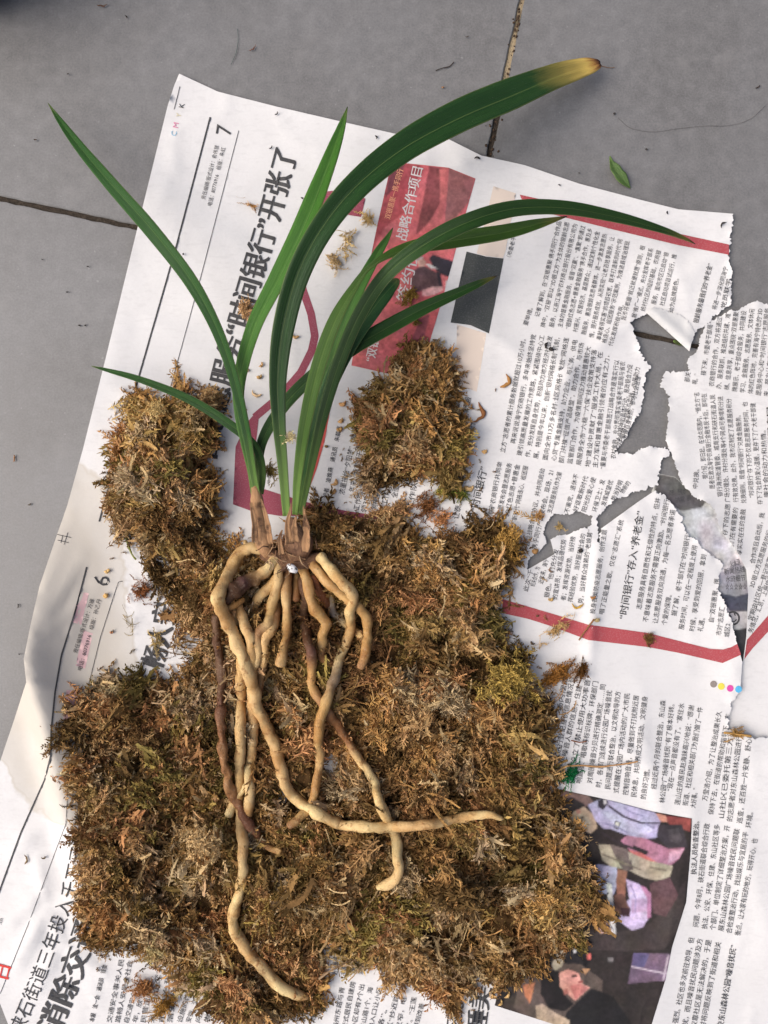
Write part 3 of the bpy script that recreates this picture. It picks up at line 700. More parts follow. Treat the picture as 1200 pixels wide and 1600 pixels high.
text(page, hA, 'text_column', M_INKT, zl(952, 320, 4.8, [
    ('我市将根据“就近就便就愿”原则，根', (120, 870), (268, 310)), ('据“推广一”模式，充分发挥老干部系', (198, 850), (330, 330)), ('统村社区的组织基础，农商银', (265, 800), (388, 345)), ('服务，面向市区已启动“银', (345, 750), (446, 360)), ('社区启动项目试运行，推', (408, 760), (505, 375)), ('动为品牌颜色。', (478, 810), (520, 555))], 9.0))
text(page, hA, 'subheading', M_INKT, zl(952, 320, 4.8, [('银龄服务最我们的“养老金”', (665, 890), (775, 445), 10)], 10, 1))
text(page, hA, 'text_column', M_INKT, zl(952, 320, 4.8, [('将进一步深化同海宁', (800, 790), (890, 470)), ('党员联学', (868, 780), (912, 560))], 9.0))
text(page, hA, 'text_column', M_INKT, zl(742, 500, 4.2857, [
    ('立方”志愿者的累计服务数据就超过10万小时。', (198, 890), (340, 130)), ('再来说说海宁农商银行，多年来始终坚持党', (268, 830), (408, 100)), ('建引领高质量发展的工作思路，紧紧围绕中心工', (310, 910), (465, 105)), ('作，充分发挥自身优势，积极助力地方经济社会发', (365, 920), (518, 110)), ('展。特别是今年以来，创新“银村网格长制”机制，', (420, 930), (568, 120)),
    ('面向全市13万多名村社区网格长发放“网格连', (483, 940), (628, 120)), ('心贷”专属金融支持，助力企业，与税务、供电', (540, 945), (685, 135)), ('部门共推“征信产品联盟”，助力合作，与市场', (590, 960), (730, 155)), ('监管部门合作，为疫情期间压力推动普惠较大', (648, 965), (775, 180)), ('局服务全市“六稳”“六保”扶企政策支持落', (708, 975), (815, 200)), ('地“建设中贡献了”服务工作大局，在', (768, 985), (855, 215)),
    ('主力军和普惠金融引领者的应有之力，', (818, 990), (900, 240)), ('“重要与市委老干部局签订战略合作是落实行以', (868, 1000), (965, 270)), ('农村金融，充分贯彻落实省委老干部局与省农', (940, 930), (1005, 280)), ('此次合作精神的具体行动，是政银合力促', (972, 880), (1055, 300)), ('干部的一次创新与实践，也是助力', (992, 830), (1105, 320)), ('发挥自身余热，参与社会治理', (1018, 800), (1110, 380))], 9.4))
text(page, hA, 'text_column', M_INKT, zl(740, 720, 4.615, [
    ('海宁农商银行共同举', (135, 400), (205, 10)), ('办志愿发布会暨志愿服务', (190, 430), (275, 20)), ('“3D红色志愿+普惠金', (248, 420), (333, 30)), ('服，新时代“网格连心、组团服', (293, 500), (392, 40)), ('公益战略合作协议，并共同启动', (400, 620), (512, 60)), ('携手同行产品发布会。现场，21', (450, 640), (576, 75)), ('支志愿服务队作为第', (560, 380), (636, 85)),
    ('不离党，退休不', (685, 380), (756, 100)), ('好讴歌新时代', (746, 370), (826, 115)), ('阳光的爱心使', (808, 370), (882, 125)), ('环保卫士；发', (885, 370), (946, 140)), ('发挥威望优', (948, 330), (1006, 145)), ('势当好明', (1020, 290), (1076, 150)), ('物新的', (1078, 240), (1132, 160)),
    ('此次“千', (388, 945), (430, 790)), ('机关合作，为', (438, 910), (478, 770)), ('近年来，海宁', (498, 890), (540, 710)), ('银色。他们充分发', (540, 990), (612, 640)), ('的宣讲员；发挥品德优势', (600, 1000), (666, 570)), ('者；发挥资源优势。当好榜', (660, 1010), (732, 550)), ('挥经验优势，当好服务社会的', (710, 1020), (806, 530)), ('势，当好群众信赖的“老娘舅”', (785, 1030), (856, 500)), ('投身各类防疫志愿服务，创作主题', (872, 1105), (960, 500)), ('唱了正能量之歌。仅在“志愿汇”系统', (935, 1108), (1080, 430))], 9.4))
text(page, hA, 'subheading', M_INK, [L('“时间银行”存入“养老金”', (978, 968), (1006, 800), 15, 1)])
text(page, hA, 'text_column', M_INKT, zl(922, 760, 4.2857, [
    ('志愿服务具有自愿性和无偿性的特点，但并', (340, 825), (470, 80)), ('不意味着志愿服务不需要正向激励。“时间银行', (385, 910), (530, 90)), ('让志愿服务双向流通，为每一名志愿者承诺', (450, 920), (570, 160)), ('个爱的保障。', (510, 930), (545, 730)), ('据了解，老干部们在“时间银行”', (575, 870), (672, 310)), ('服务时间，可以在一定程度上使用', (625, 960), (716, 400)), ('时候，享受到爱的回报，拿到', (695, 970), (778, 460)), ('礼遇。', (750, 975), (768, 885)), ('自“双银惠聚，携', (825, 910), (866, 620)), ('市对“志愿汇', (875, 1000), (900, 810)), ('城区2', (930, 1010), (938, 920))], 10))
v_ = 5.715
text(pageB, hB, 'text_column', M_INKT, zl(1002, 480, v_, [
    ('部关', (425, 670), (440, 585)), ('啊。”', (495, 690), (512, 600)), ('接下来，市委老干部局', (572, 610), (636, 160)), ('农商银行的合作，双方将通过', (645, 710), (720, 90)), ('办、服务联抓，推进组织共建、难', (708, 730), (796, 60)), ('梯、信息共享，重点围绕“双银惠聚', (780, 740), (868, 45)), ('牌展示、老干部综合服务，共同建设', (852, 755), (936, 35)), ('学习、金融服务、志愿服务、文体休闲', (922, 765), (1010, 20)), ('体的红色阵地，完善有海宁特色的“3D', (992, 775), (1082, 15)), ('愿服务中心和“时间银行”志愿服务', (1064, 790), (1146, 10)), ('来，努力让有志愿好事志愿者', (1135, 800), (1205, 100))], 9.6))
text(pageB, hB, 'text_column', M_INKT, zl(1002, 480, v_, [
    ('据介绍，即日起，在试点范围内，“银立方”志', (590, 1530), (512, 760)), ('愿者在激活海宁农商银行金融市民卡后，即可在', (655, 1620), (578, 770)), ('银行海洲街道管委、城南支行和硖石街道人民', (724, 1690), (655, 780)), ('广场分理处、许村分理处等4个网点可参增积分进', (790, 1740), (724, 795)), ('行有效兑换。此外，我市还制定了志愿服务积分', (865, 1740), (800, 815)), ('兑换细则，现值“时间银行”兑换金融服务。', (935, 1750), (885, 965)), ('“时间银行”存下的不仅是志愿服务时间，也', (1005, 1700), (945, 845)), ('存下了社会的爱心温暖，更存下了广大老干部健', (1080, 1760), (1015, 855)), ('康社会的动力和热情。', (1140, 1700), (1108, 1100)), ('中兑换。', (500, 1620), (515, 1450)), ('共享双银', (1190, 1600), (1160, 880))], 9.6))
text(pageB, hB, 'text_column', M_INKT, zl(922, 760, 4.2857, [('存下的志愿', (915, 330), (938, 120)), ('他们在有需要的', (955, 430), (990, 145)), ('享实实在在的金融', (1012, 460), (1040, 155)), ('合作项目启动后，我', (1100, 520), (1168, 180)), ('3D银立方志愿服务的行', (1095, 680), (1215, 300)), ('定期由社区统一登记志愿', (1085, 900), (1220, 480)), ('务情况，汇总，上报信息', (1085, 985), (1225, 600))], 9.6))
text(page, hA, 'text_column', M_INKT, zl(832, 1030, 3.243, [
    ('公安部门对广场内摆摊', (95, 530), (180, 90)), ('进行登记身份信息情况登', (140, 480), (215, 90)), ('明产生噪音人群的信息；住建', (150, 600), (250, 135)), ('园内设立了禁止使用大功率音', (205, 610), (292, 105)), ('响直播、唱歌等标识标牌；环保部门', (245, 630), (332, 115)), ('对周围噪音分贝进行精确测定……同', (300, 630), (370, 130)), ('时，各部门连续进行公园广场噪音扰', (345, 650), (402, 160)), ('民问题进行联合整治，以文明劝导的方', (392, 660), (445, 165)), ('式提醒在公园广场内活动的广大市民', (434, 680), (492, 175)), ('控制音响音量，尽量做到不打扰附近居', (482, 690), (538, 185)), ('民休息，共同养成文明活动、文明健身', (524, 700), (582, 190)), ('的良好习惯。', (572, 710), (594, 560)),
    ], 10.2))
text(page, hA, 'text_column', M_INKT, zl(832, 1030, 3.243, [('经过近两个月的联合整治，东山森', (626, 660), (674, 210)), ('林公园“广场噪音扰民”有了根本好转。', (668, 730), (718, 230)), ('“现在一点声音都没有了。”家住水', (706, 670), (768, 225)), ('莲山庄的居民赵海妹高兴地说：“感谢', (745, 740), (818, 235)), ('街道、社区和相关部门为我们做了一件', (785, 745), (862, 245)), ('大好事。”', (824, 755), (838, 655))], 10.2))
text(page, hA, 'text_column', M_INKT, zl(832, 1030, 3.243, [('万莹浩介绍，为了让整治成果长久', (884, 720), (958, 265)), ('保持下去，在街道的帮助和指导下，东', (914, 790), (1004, 280))], 10.2))
text(page, hA, 'text_column', M_INKT, zl(800, 1050, 2.91, [
    ('山社区已委托第三方', (962, 665), (1004, 300)), ('的志愿者对东山森林公园进行', (1000, 680), (1045, 290)), ('巡查，还百姓一片安静、舒心的', (1045, 690), (1092, 275)), ('环境。', (1085, 710), (1095, 640)),
    ], 10.6))
text(page, hA, 'text_column', M_INKT, zl(800, 1050, 2.91, [('问题，今年8月，硖石街道联合综合行政', (846, 1160), (898, 690)), ('执法、公安、环保、住建、东山社区等多', (885, 1170), (945, 695)), ('个部门、单位制定了详细整治方案，开', (922, 1175), (990, 700)), ('展东山森林公园广场噪音扰民问题联', (960, 1180), (1034, 715)), ('合检查整治行动，找出娱乐与宜居的平', (996, 1190), (1074, 730)), ('衡点，让大家有玩的地方，玩得开心，也', (1036, 1200), (1116, 760)),
    ], 10.6))
text(page, hA, 'text_column', M_INKT, zl(800, 1050, 2.91, [('强烈。社区也多次前往劝导，但', (752, 1600), (828, 1210)), ('扰，而且噪音扰民问题涉及方', (796, 1610), (866, 1215)), ('仅靠社区是无法解决的，于是', (836, 1620), (906, 1220)), ('时将问题反映到了街道和相关', (876, 1620), (950, 1230))], 10.6))
text(page, hA, 'photo_caption', M_INKT, zl(800, 1050, 2.91, [('执法人员检查整治。', (836, 922), (850, 680), 10)], 10, 1))
text(page, hA, 'subheading', M_INKT, zl(800, 1050, 2.91, [('央东山森林公园“噪音扰民”', (958, 1620), (1020, 1245), 12)], 12, 1))
text(page, hA, 'byline', M_INKT, zl(460, 620, 3.75, [('记者　凌姝燕　通讯员　朱燚嘉', (190, 595), (276, 175), 9)], 9, 1))
text(page, hA, 'text_column', M_INKT, zl(460, 620, 3.75, [
    ('浓墨描绘“夕阳梦”，志愿服', (290, 575), (380, 150)), ('年来，我市老干部志愿', (350, 560), (420, 220)), ('工作地、居住地和学', (376, 665), (440, 370)), ('领3D银立方“红', (420, 680), (478, 380)), ('网格连心、组团服', (480, 660), (530, 420)), ('点工作，分类', (530, 680), (580, 440)), ('全面融入', (598, 595), (625, 450)), ('心、“3D红', (646, 620), (688, 430)), ('工作队来', (690, 660), (730, 450)), ], 11))
text(page, hA, 'text_column', M_INKT, zl(460, 620, 3.75, [('让老有', (880, 800), (905, 690)), ('之，让泰', (940, 800), (975, 640)), ], 11))
text(page, hA, 'text_column', M_INKT, zl(460, 620, 3.75, [('好享受服', (1005, 130), (1035, 5)), ('和本', (960, 75), (980, 5))], 11))
text(page, hA, 'subheading', M_INKT, zl(460, 620, 3.75, [('温暖的志愿服务“时间银行”', (985, 520), (1062, 140), 11)], 11, 1))
text(page, hA, 'subheading', M_INK, zl(460, 620, 3.75, [('多老干部携手开启“时间银行”', (975, 1120), (1130, 415), 15)], 15, 1))
for bl in (('签约仪', [(636, 472), (654, 394)], 22, 2, True), ('战略合作项目', [(634, 376), (660, 263)], 20, 2, True), ('“双银', [(584, 566), (592, 530)], 18, 2, True), ('启动', [(612, 440), (622, 412)], 14, 2, True)):
    text(page, hA, 'banner_lettering', M_WHITE, [bl])
text(page, hA, 'banner_script', mat_ink('script_orange', (0.66, 0.30, 0.18), 0.7, 0), [('双银惠聚一携手同行', [(609, 343), (630, 265)], 11, 1, True)])
text(pageC, hC, 'faint_lettering', M_INKT, zl(922, 760, 4.2857, [('资质，还要质', (530, 60), (640, 50), 10), ('供货 质', (570, 110), (680, 90), 10)], 10))
text(pageC, hC, 'faint_lettering', M_INKT, zl(922, 760, 4.2857, [('火水源', (940, 540), (1010, 520), 11), ('新闻热线', (900, 590), (1040, 570), 11), ('水浒细节', (910, 640), (1040, 630), 11), ('☆☆☆☆☆', (905, 690), (1050, 690), 12)], 10))

def run_text():
    objs = []
    for j, (parent, hf, name, m, lines) in enumerate(JOBS):
        for k, ln in enumerate(lines):
            cu = bpy.data.curves.new('t', 'FONT'); cu.body = ln[0]; cu.resolution_u = 2; cu.size = 1.0
            o = bpy.data.objects.new('t', cu); C.objects.link(o); objs.append((j, k, o))
    dg = bpy.context.evaluated_depsgraph_get(); dg.update()
    acc = {}
    for j, k, o in objs:
        me = o.evaluated_get(dg).to_mesh()
        nv = len(me.vertices)
        co = np.empty(nv*3, np.float32); me.vertices.foreach_get('co', co); co = co.reshape(-1, 3)
        me.calc_loop_triangles(); tr = np.empty(len(me.loop_triangles)*3, np.int32); me.loop_triangles.foreach_get('vertices', tr)
        acc[(j, k)] = (co[:, :2].astype(float), tr.reshape(-1, 3)); o.evaluated_get(dg).to_mesh_clear()
    for _, _, o in objs:
        cu = o.data; bpy.data.objects.remove(o); bpy.data.curves.remove(cu)
    for j, (parent, hf, name, m, lines) in enumerate(JOBS):
        Vs, Fs = [], []; n = 0
        for k, (s, path, em, bold, fit) in enumerate(lines):
            co, tr = acc[(j, k)]
            if not len(tr): continue
            P = np.array(path, float)
            if len(P) > 2:      # smooth the path
                P = resample(P, 6.0); K = np.ones(9)/9
                pad = np.r_[np.repeat(P[:1], 4, 0), P, np.repeat(P[-1:], 4, 0)]
                P = np.stack([np.convolve(pad[:, c], K, 'valid') for c in (0, 1)], 1)
            sl = np.r_[0, np.cumsum(np.hypot(*np.diff(P, axis=0).T))]; Ltot = sl[-1]
            u0, u1 = co[:, 0].min(), co[:, 0].max()
            su = Ltot/(u1-u0) if fit else em
            a = (co[:, 0]-u0)*su
            reps = [0.0] if not bold else list(np.linspace(-0.5, 0.5, bold+1)*(0.0175*bold if bold > 1 else 0.02)*em)
            for ri, off in enumerate(reps):
                aa = a+off
                ac = np.clip(aa, 0, Ltot); ex = aa-ac
                px = np.interp(ac, sl, P[:, 0]); py = np.interp(ac, sl, P[:, 1])
                i = np.clip(np.searchsorted(sl, ac)-1, 0, len(P)-2)
                d = (P[i+1]-P[i]); d /= np.linalg.norm(d, axis=1)[:, None]
                up = np.stack([d[:, 1], -d[:, 0]], 1)
                q2 = np.stack([px, py], 1)+d*ex[:, None]+up*(co[:, 1]*em)[:, None]
                w3 = to_world(q2, hf, 0.00034+0.000012*ri)
                a3 = w3[tr]; nz = np.cross(a3[:, 1]-a3[:, 0], a3[:, 2]-a3[:, 0])[:, 2]
                t2 = tr.copy(); t2[nz < 0] = t2[nz < 0][:, ::-1]
                cen = q2[t2].mean(1)
                if hf is hA: t2 = t2[inpoly(cen[:, 0], cen[:, 1], pA) & ~inpoly(cen[:, 0], cen[:, 1], pAh)]
                elif hf is hB: t2 = t2[inpoly(cen[:, 0], cen[:, 1], pB)]
                Vs.append(w3); Fs.append(t2+n); n += len(w3)
        if Vs: link(name, raw_mesh(name, np.concatenate(Vs), np.concatenate(Fs), m), parent)
run_text()

# ------------------------------------------------------------------ moss
MAIN = [(255, 885), (275, 868), (300, 848), (335, 828), (352, 850), (395, 858), (430, 850), (470, 845), (485, 800), (520, 792), (560, 806), (590, 800), (612, 788), (640, 800), (664, 832), (705, 838), (735, 812), (765, 800), (790, 806), (812, 832), (822, 860), (808, 900), (800, 945), (792, 985), (812, 1020), (845, 1060), (866, 1110), (868, 1150), (858, 1190), (868, 1225), (886, 1260), (892, 1300), (905, 1340), (930, 1370), (938, 1400), (918, 1440), (905, 1480), (870, 1505), (820, 1525), (780, 1540), (748, 1528), (735, 1560), (700, 1580), (680, 1545), (640, 1540), (610, 1510), (560, 1505), (525, 1490), (505, 1525), (500, 1560), (460, 1590), (400, 1604), (330, 1590), (318, 1555), (280, 1525), (235, 1512), (190, 1490), (150, 1495), (138, 1462), (132, 1400), (118, 1340), (112, 1290), (106, 1230), (118, 1180), (108, 1120), (140, 1075), (160, 1050), (205, 1050), (235, 1058), (275, 1058), (292, 1040), (286, 1005), (268, 960), (240, 935), (262, 915)]
GAPS = [(525, 1192, 24), (372, 1395, 15), (330, 1388, 12), (785, 962, 20), (692, 1000, 14), (700, 985, 12), (432, 1238, 16), (215, 1490, 14), (505, 1485, 16), (668, 845, 16), (470, 965, 18), (355, 880, 13), (300, 1000, 14), (885, 1280, 8), (790, 930, 10)]
LCL = [(222, 640), (240, 626), (262, 636), (285, 610), (318, 606), (340, 618), (345, 636), (332, 655), (325, 690), (330, 730), (326, 790), (330, 830), (318, 862), (270, 872), (225, 865), (192, 840), (170, 800), (168, 750), (176, 715), (205, 690), (212, 655)]
RCL = [(568, 612), (585, 590), (616, 590), (626, 560), (652, 540), (690, 552), (715, 580), (718, 610), (712, 630), (726, 660), (724, 700), (728, 740), (700, 758), (670, 742), (640, 748), (610, 740), (585, 730), (562, 700), (556, 665)]
def moss_h(x, y, poly, zmax, fall, gaps=()):
    x = np.asarray(x, float); y = np.asarray(y, float)
    d = polydist(x, y, poly); d = np.where(inpoly(x, y, poly), d, 0)
    h = zmax*(1-np.exp(-d/fall))*np.clip(0.72+0.75*vnoise(x, y, 52, 41)+0.45*vnoise(x, y, 27, 42), 0.12, 1.5)
    for gx, gy, gr in gaps: h = h*sm(gr*0.55, gr*1.9, np.hypot(x-gx, y-gy))
    return np.maximum(h, 0)
ZM = 0.019
def moss_top(x, y): return hA(x, y)+moss_h(x, y, MAIN, ZM, 45, GAPS)

PAL = [lin(c, 1.08) for c in ((186, 150, 102), (168, 132, 84), (150, 114, 68), (200, 168, 122), (138, 106, 60), (118, 90, 50), (156, 128, 74), (208, 180, 136), (142, 104, 64), (174, 126, 80), (128, 110, 56), (100, 76, 42), (160, 122, 70), (146, 110, 62), (180, 142, 94), (112, 86, 48), (132, 96, 56), (122, 98, 52))]
PAL = np.array(PAL)*np.array([1.06, 1.06, 1.08])
_lm = PAL.mean(1, keepdims=True); PAL = (PAL*0.94+_lm*0.05)*np.array([1.02, 1.03, 1.02])
NS, NL = 8, 30      # stem points, leaflets
def frond_templates(kind, K, seed):
    r = np.random.default_rng(seed); out = []
    for k in range(K):
        t = np.linspace(0, 1, NS)
        bend = r.normal(0, 0.8 if kind != 'string' else 1.3); bz = r.normal(0.1, 0.5); wig = r.normal(0, 0.35)
        ang = bend*t+wig*np.sin(t*6+r.random()*6); az = bz*t+0.3*np.sin(t*5+r.random()*6)
        d = np.stack([np.cos(ang)*np.cos(az), np.sin(ang)*np.cos(az), np.sin(az)], 1)
        P = np.concatenate([[[0, 0, 0]], np.cumsum((d[1:]+d[:-1])/2/(NS-1), 0)])
        side = np.stack([-np.sin(ang), np.cos(ang), 0*ang], 1)
        w = (0.013 if kind != 'string' else 0.014)*(1.1-0.7*t)
        if kind == 'ribbon':
            nrm = np.cross(d, side); tw = r.normal(0, 1.3)*t+r.random()*6.28
            side = side*np.cos(tw)[:, None]+nrm*np.sin(tw)[:, None]
            w = 0.056*r.uniform(0.6, 1.3)*np.sin(np.pi*np.clip(0.12+0.86*t, 0, 1))**0.6*r.uniform(0.6, 1.25, NS)
        V = [P+side*w[:, None], P-side*w[:, None]]
        lv = []
        for i in range(NL):
            tt = 0.06+0.94*(i+r.random()*0.6)/NL; tt = min(tt, 1)
            b = np.array([np.interp(tt, t, P[:, c]) for c in range(3)])
            dd = np.array([np.interp(tt, t, d[:, c]) for c in range(3)]); dd /= np.linalg.norm(dd)
            s0 = np.cross([0, 0, 1], dd); s0 /= np.linalg.norm(s0)+1e-6; n0 = np.cross(dd, s0)
            if kind == 'feather':
                sg = 1 if i % 2 else -1
                ll = 0.20*math.sin(math.pi*(0.15+0.8*tt))**0.7*r.uniform(0.6, 1.3); lw = 0.023
                dirv = dd*r.uniform(0.5, 0.9)+s0*sg*r.uniform(0.6, 1.0)+n0*r.normal(0, 0.35)
            elif kind == 'shaggy':
                a = r.random()*6.28; ll = 0.125*r.uniform(0.6, 1.7); lw = 0.030
                dirv = dd*r.uniform(0.5, 1.2)+(s0*math.cos(a)+n0*math.sin(a))*r.uniform(0.3, 1.0)
            elif kind == 'ribbon':
                sg = 1 if i % 2 else -1; k_ = min(int(tt*(NS-1)), NS-1)
                b = P[k_]+(P[min(k_+1, NS-1)]-P[k_])*(tt*(NS-1)-k_)+side[k_]*sg*w[k_]*0.85
                ll = 0.10*r.uniform(0.4, 1.7); lw = 0.022*r.uniform(0.7, 1.4)
                dirv = dd*r.uniform(0.3, 1.0)+side[k_]*sg*r.uniform(0.3, 0.9)+n0*r.normal(0, 0.4)
            elif kind == 'flake':
                a = r.random()*6.28; ll = 0.22*r.uniform(0.5, 1.6); lw = 0.060*r.uniform(0.6, 1.3)
                dirv = dd*r.uniform(0.2, 1.0)+(s0*math.cos(a)+n0*math.sin(a))*r.uniform(0.5, 1.0)
            else:
                a = r.random()*6.28; ll = 0.045*r.uniform(0.5, 1.5); lw = 0.009
                dirv = dd*0.9+(s0*math.cos(a)+n0*math.sin(a))*0.6
            dirv /= np.linalg.norm(dirv); q_ = np.cross(dirv, r.normal(0, 1, 3)); q_ /= np.linalg.norm(q_)+1e-6
            up_ = np.cross(dirv, q_)
            m_ = b+dirv*ll*0.5+up_*ll*r.normal(0, 0.10)
            tipp = b+dirv*ll+up_*ll*r.normal(0, 0.30)
            lv += [b, m_+q_*lw, m_-q_*lw, tipp]
        out.append(np.concatenate([V[0], V[1], np.array(lv)]))
    return np.array(out)
_F = []
for i in range(NS-1): _F += [(i, i+1, NS+i), (NS+i, i+1, NS+i+1)]
for i in range(NL):
    b = 2*NS+4*i; _F += [(b, b+1, b+3), (b, b+3, b+2)]
FF = np.array(_F)
TPL = {k: frond_templates(k, 24, 50+i) for i, k in enumerate(('feather', 'shaggy', 'string', 'flake', 'ribbon'))}
def rotm(yaw, pitch, roll):
    cy, sy, cp, sp, cr, sr = np.cos(yaw), np.sin(yaw), np.cos(pitch), np.sin(pitch), np.cos(roll), np.sin(roll)
    R = np.empty(yaw.shape+(3, 3))
    R[..., 0, 0] = cy*cp; R[..., 0, 1] = cy*-sp*sr*-1*-1-sy*cr; R[..., 0, 2] = -cy*sp*cr+sy*sr
    R[..., 1, 0] = sy*cp; R[..., 1, 1] = -sy*sp*sr+cy*cr; R[..., 1, 2] = -sy*sp*cr-cy*sr
    R[..., 2, 0] = sp; R[..., 2, 1] = cp*sr; R[..., 2, 2] = cp*cr
    R[..., 0, 1] = -cy*sp*sr-sy*cr
    return R
def fronds(kind, px, py, z, yaw, pitch, length_px, cols, r, fat=1.0):
    """-> verts, faces, vertex colours of a batch of fronds; (px,py,z) is the frond's middle"""
    n = len(px)
    T_ = TPL[kind][r.integers(0, 24, n)].copy()
    T_ -= T_[:, NS//2:NS//2+1]
    T_[:, :, :] *= (length_px*S)[:, None, None]
    R = rotm(yaw, pitch, r.random(n)*6.28)
    V = np.einsum('nij,nkj->nki', R, T_)
    x, y, zz_ = W(px, py, z)
    V += np.stack([x, y, zz_], 1)[:, None, :]
    m = T_.shape[1]
    F = (FF[None]+(np.arange(n)*m)[:, None, None]).reshape(-1, 3)
    Cv = np.repeat(cols[:, None, :], m, 1)*r.uniform(0.8, 1.2, (n, m, 1))
    return V.reshape(-1, 3), F, Cv.reshape(-1, 3)
class Bag:
    def __init__(s): s.V, s.F, s.C, s.n = [], [], [], 0
    def add(s, V, F, Cc): s.V.append(V); s.F.append(F+s.n); s.C.append(Cc); s.n += len(V)
    def obj(s, name, parent=None):
        return link(name, raw_mesh(name, np.concatenate(s.V), np.concatenate(s.F), M_MOSS, np.clip(np.concatenate(s.C), 0.002, 0.8)), parent)
ROOTPTS = []     # filled by the root paths below: keeps the moss from burying the roots
def fill(bag, poly, zf, gaps, nclump, per, r, basecol=None, floor_h=hA, clear=True, rad=24, lo=0.2, tone=None, loose=0.12):
    xs = [p[0] for p in poly]; ys = [p[1] for p in poly]
    cx, cy = [], []
    while len(cx) < nclump:
        x = r.uniform(min(xs)-20, max(xs)+20, 4000); y = r.uniform(min(ys)-20, max(ys)+20, 4000)
        d = polydist(x, y, poly); ins = inpoly(x, y, poly)
        ok = (ins & (d > 17)) | (ins & (d > 5) & (r.random(4000) < 0.35)) | (~ins & (d < 8) & (r.random(4000) < loose))
        for gx, gy, gr in gaps: ok &= np.hypot(x-gx, y-gy) > gr*1.1
        cx += list(x[ok]); cy += list(y[ok])
    cx = np.array(cx[:nclump]); cy = np.array(cy[:nclump])
    cc = PAL[r.integers(0, len(PAL), nclump)]*np.clip(np.exp(r.normal(0.0, 0.30, (nclump, 1))), 0.5, 1.5)
    cc = cc*(1+0.22*vnoise(cx, cy, 120, 77)[:, None])
    if basecol is not None: cc = cc*0.5+np.array(basecol)*0.5*r.uniform(0.7, 1.3, (nclump, 1))
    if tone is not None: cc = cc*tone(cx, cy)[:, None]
    depth = r.random(nclump)**0.6
    rc = rad*r.uniform(0.55, 1.45, nclump); dome = r.uniform(0.0005, 0.0055, nclump); size = r.uniform(0.75, 1.5, nclump)
    yaw0 = r.random(nclump)*6.28; kinds = r.random(nclump)
    for kind, sel in (('feather', kinds < 0.30), ('shaggy', (kinds >= 0.30) & (kinds < 0.46)), ('flake', (kinds >= 0.46) & (kinds < 0.58)), ('ribbon', (kinds >= 0.58) & (kinds < 0.92)), ('string', kinds >= 0.92)):
        i = np.repeat(np.nonzero(sel)[0], {'string': max(3, per//3), 'flake': per*2//3, 'ribbon': per*2//3}.get(kind, per)); n = len(i)
        if n == 0: continue
        q_ = np.sqrt(r.random(n))*1.05; rr = rc[i]*q_; a = r.random(n)*6.28
        ox, oy = rr*np.cos(a)*1.25, rr*np.sin(a)*0.75          # tufts are longer than wide, along their own direction
        cs_, sn_ = np.cos(yaw0[i]), np.sin(yaw0[i])
        px = cx[i]+ox*cs_-oy*sn_; py = cy[i]-(ox*sn_+oy*cs_)
        yaw = yaw0[i]+0.5*np.sign(oy)*np.abs(oy)/rc[i]+r.normal(0, 0.30, n); pitch = r.normal(0.0, 0.30, n)
        ln = r.uniform(24, 50, n)*size[i]*{'string': 1.7, 'flake': 0.62, 'feather': 1.25, 'ribbon': 1.05}.get(kind, 1.0)
        fl_ = floor_h(px, py); top = zf(px, py)
        hh = (top-fl_)*(lo+(1.0-lo)*depth[i])
        z = fl_+np.maximum(hh+dome[i]*(1-q_*q_)*np.clip(hh/0.006, 0.15, 1)+r.normal(0.0003, 0.0010, n), 0.0006)
        if clear and ROOTPTS:
            RP = np.array(ROOTPTS)
            d = np.full(n, 1e9); zr = np.zeros(n)
            for c in range(0, len(RP), 100):
                D = np.hypot(px[:, None]-RP[None, c:c+100, 0], py[:, None]-RP[None, c:c+100, 1])
                k = D.argmin(1); dm = D[np.arange(n), k]; b_ = dm < d
                d = np.where(b_, dm, d); zr = np.where(b_, RP[c+k, 2], zr)
            near = d < 24+0.35*ln
            z = np.where(near, np.minimum(z, np.maximum(zr-0.0058, fl_+0.0006)), z)
            pitch = np.where(near, pitch*0.4, pitch)
        cols = cc[i]*r.uniform(0.78, 1.25, (n, 1))*(1+r.normal(0, 0.025, (n, 3)))
        if kind == 'string': cols = cols*1.2
        cols = cols*np.minimum(1, 0.46/cols[:, :1])
        bag.add(*fronds(kind, px, py, z, yaw, pitch, ln, cols, r))
    # low loose layer that covers the matted base
    m = nclump*5
    px = r.uniform(min(xs), max(xs), m*2); py = r.uniform(min(ys), max(ys), m*2)
    ok = inpoly(px, py, poly)
    for gx, gy, gr in gaps: ok &= np.hypot(px-gx, py-gy) > gr*1.0
    px, py = px[ok], py[ok]; m = len(px); fl_ = floor_h(px, py)
    z = fl_+np.maximum((zf(px, py)-fl_)*r.uniform(0.08, 0.45, m), 0.0006)
    cols = PAL[r.integers(0, len(PAL), m)]*r.uniform(0.6, 1.05, (m, 1))
    bag.add(*fronds('shaggy', px, py, z, r.random(m)*6.28, r.normal(0, 0.3, m), r.uniform(20, 46, m), cols, r))
    # dry straw-like stems lying on top
    m = nclump*5//4
    j = r.integers(0, nclump, m); px = cx[j]+r.normal(0, 14, m); py = cy[j]+r.normal(0, 14, m)
    ok = inpoly(px, py, poly); px, py = px[ok], py[ok]; m = len(px)
    if clear and ROOTPTS:
        RP = np.array(ROOTPTS); d = np.hypot(px[:, None]-RP[None, ::3, 0], py[:, None]-RP[None, ::3, 1]).min(1)
        px, py = px[d > 40], py[d > 40]; m = len(px)
    z = zf(px, py)+0.0022
    cols = np.array(lin((204, 176, 128)))[None]*r.uniform(0.5, 1.12, (m, 1))
    h_ = m//3
    bag.add(*fronds('string', px[:h_], py[:h_], z[:h_], r.random(h_)*6.28, r.normal(0, 0.12, h_), r.uniform(30, 85, h_), cols[:h_], r))
    g_ = m-h_
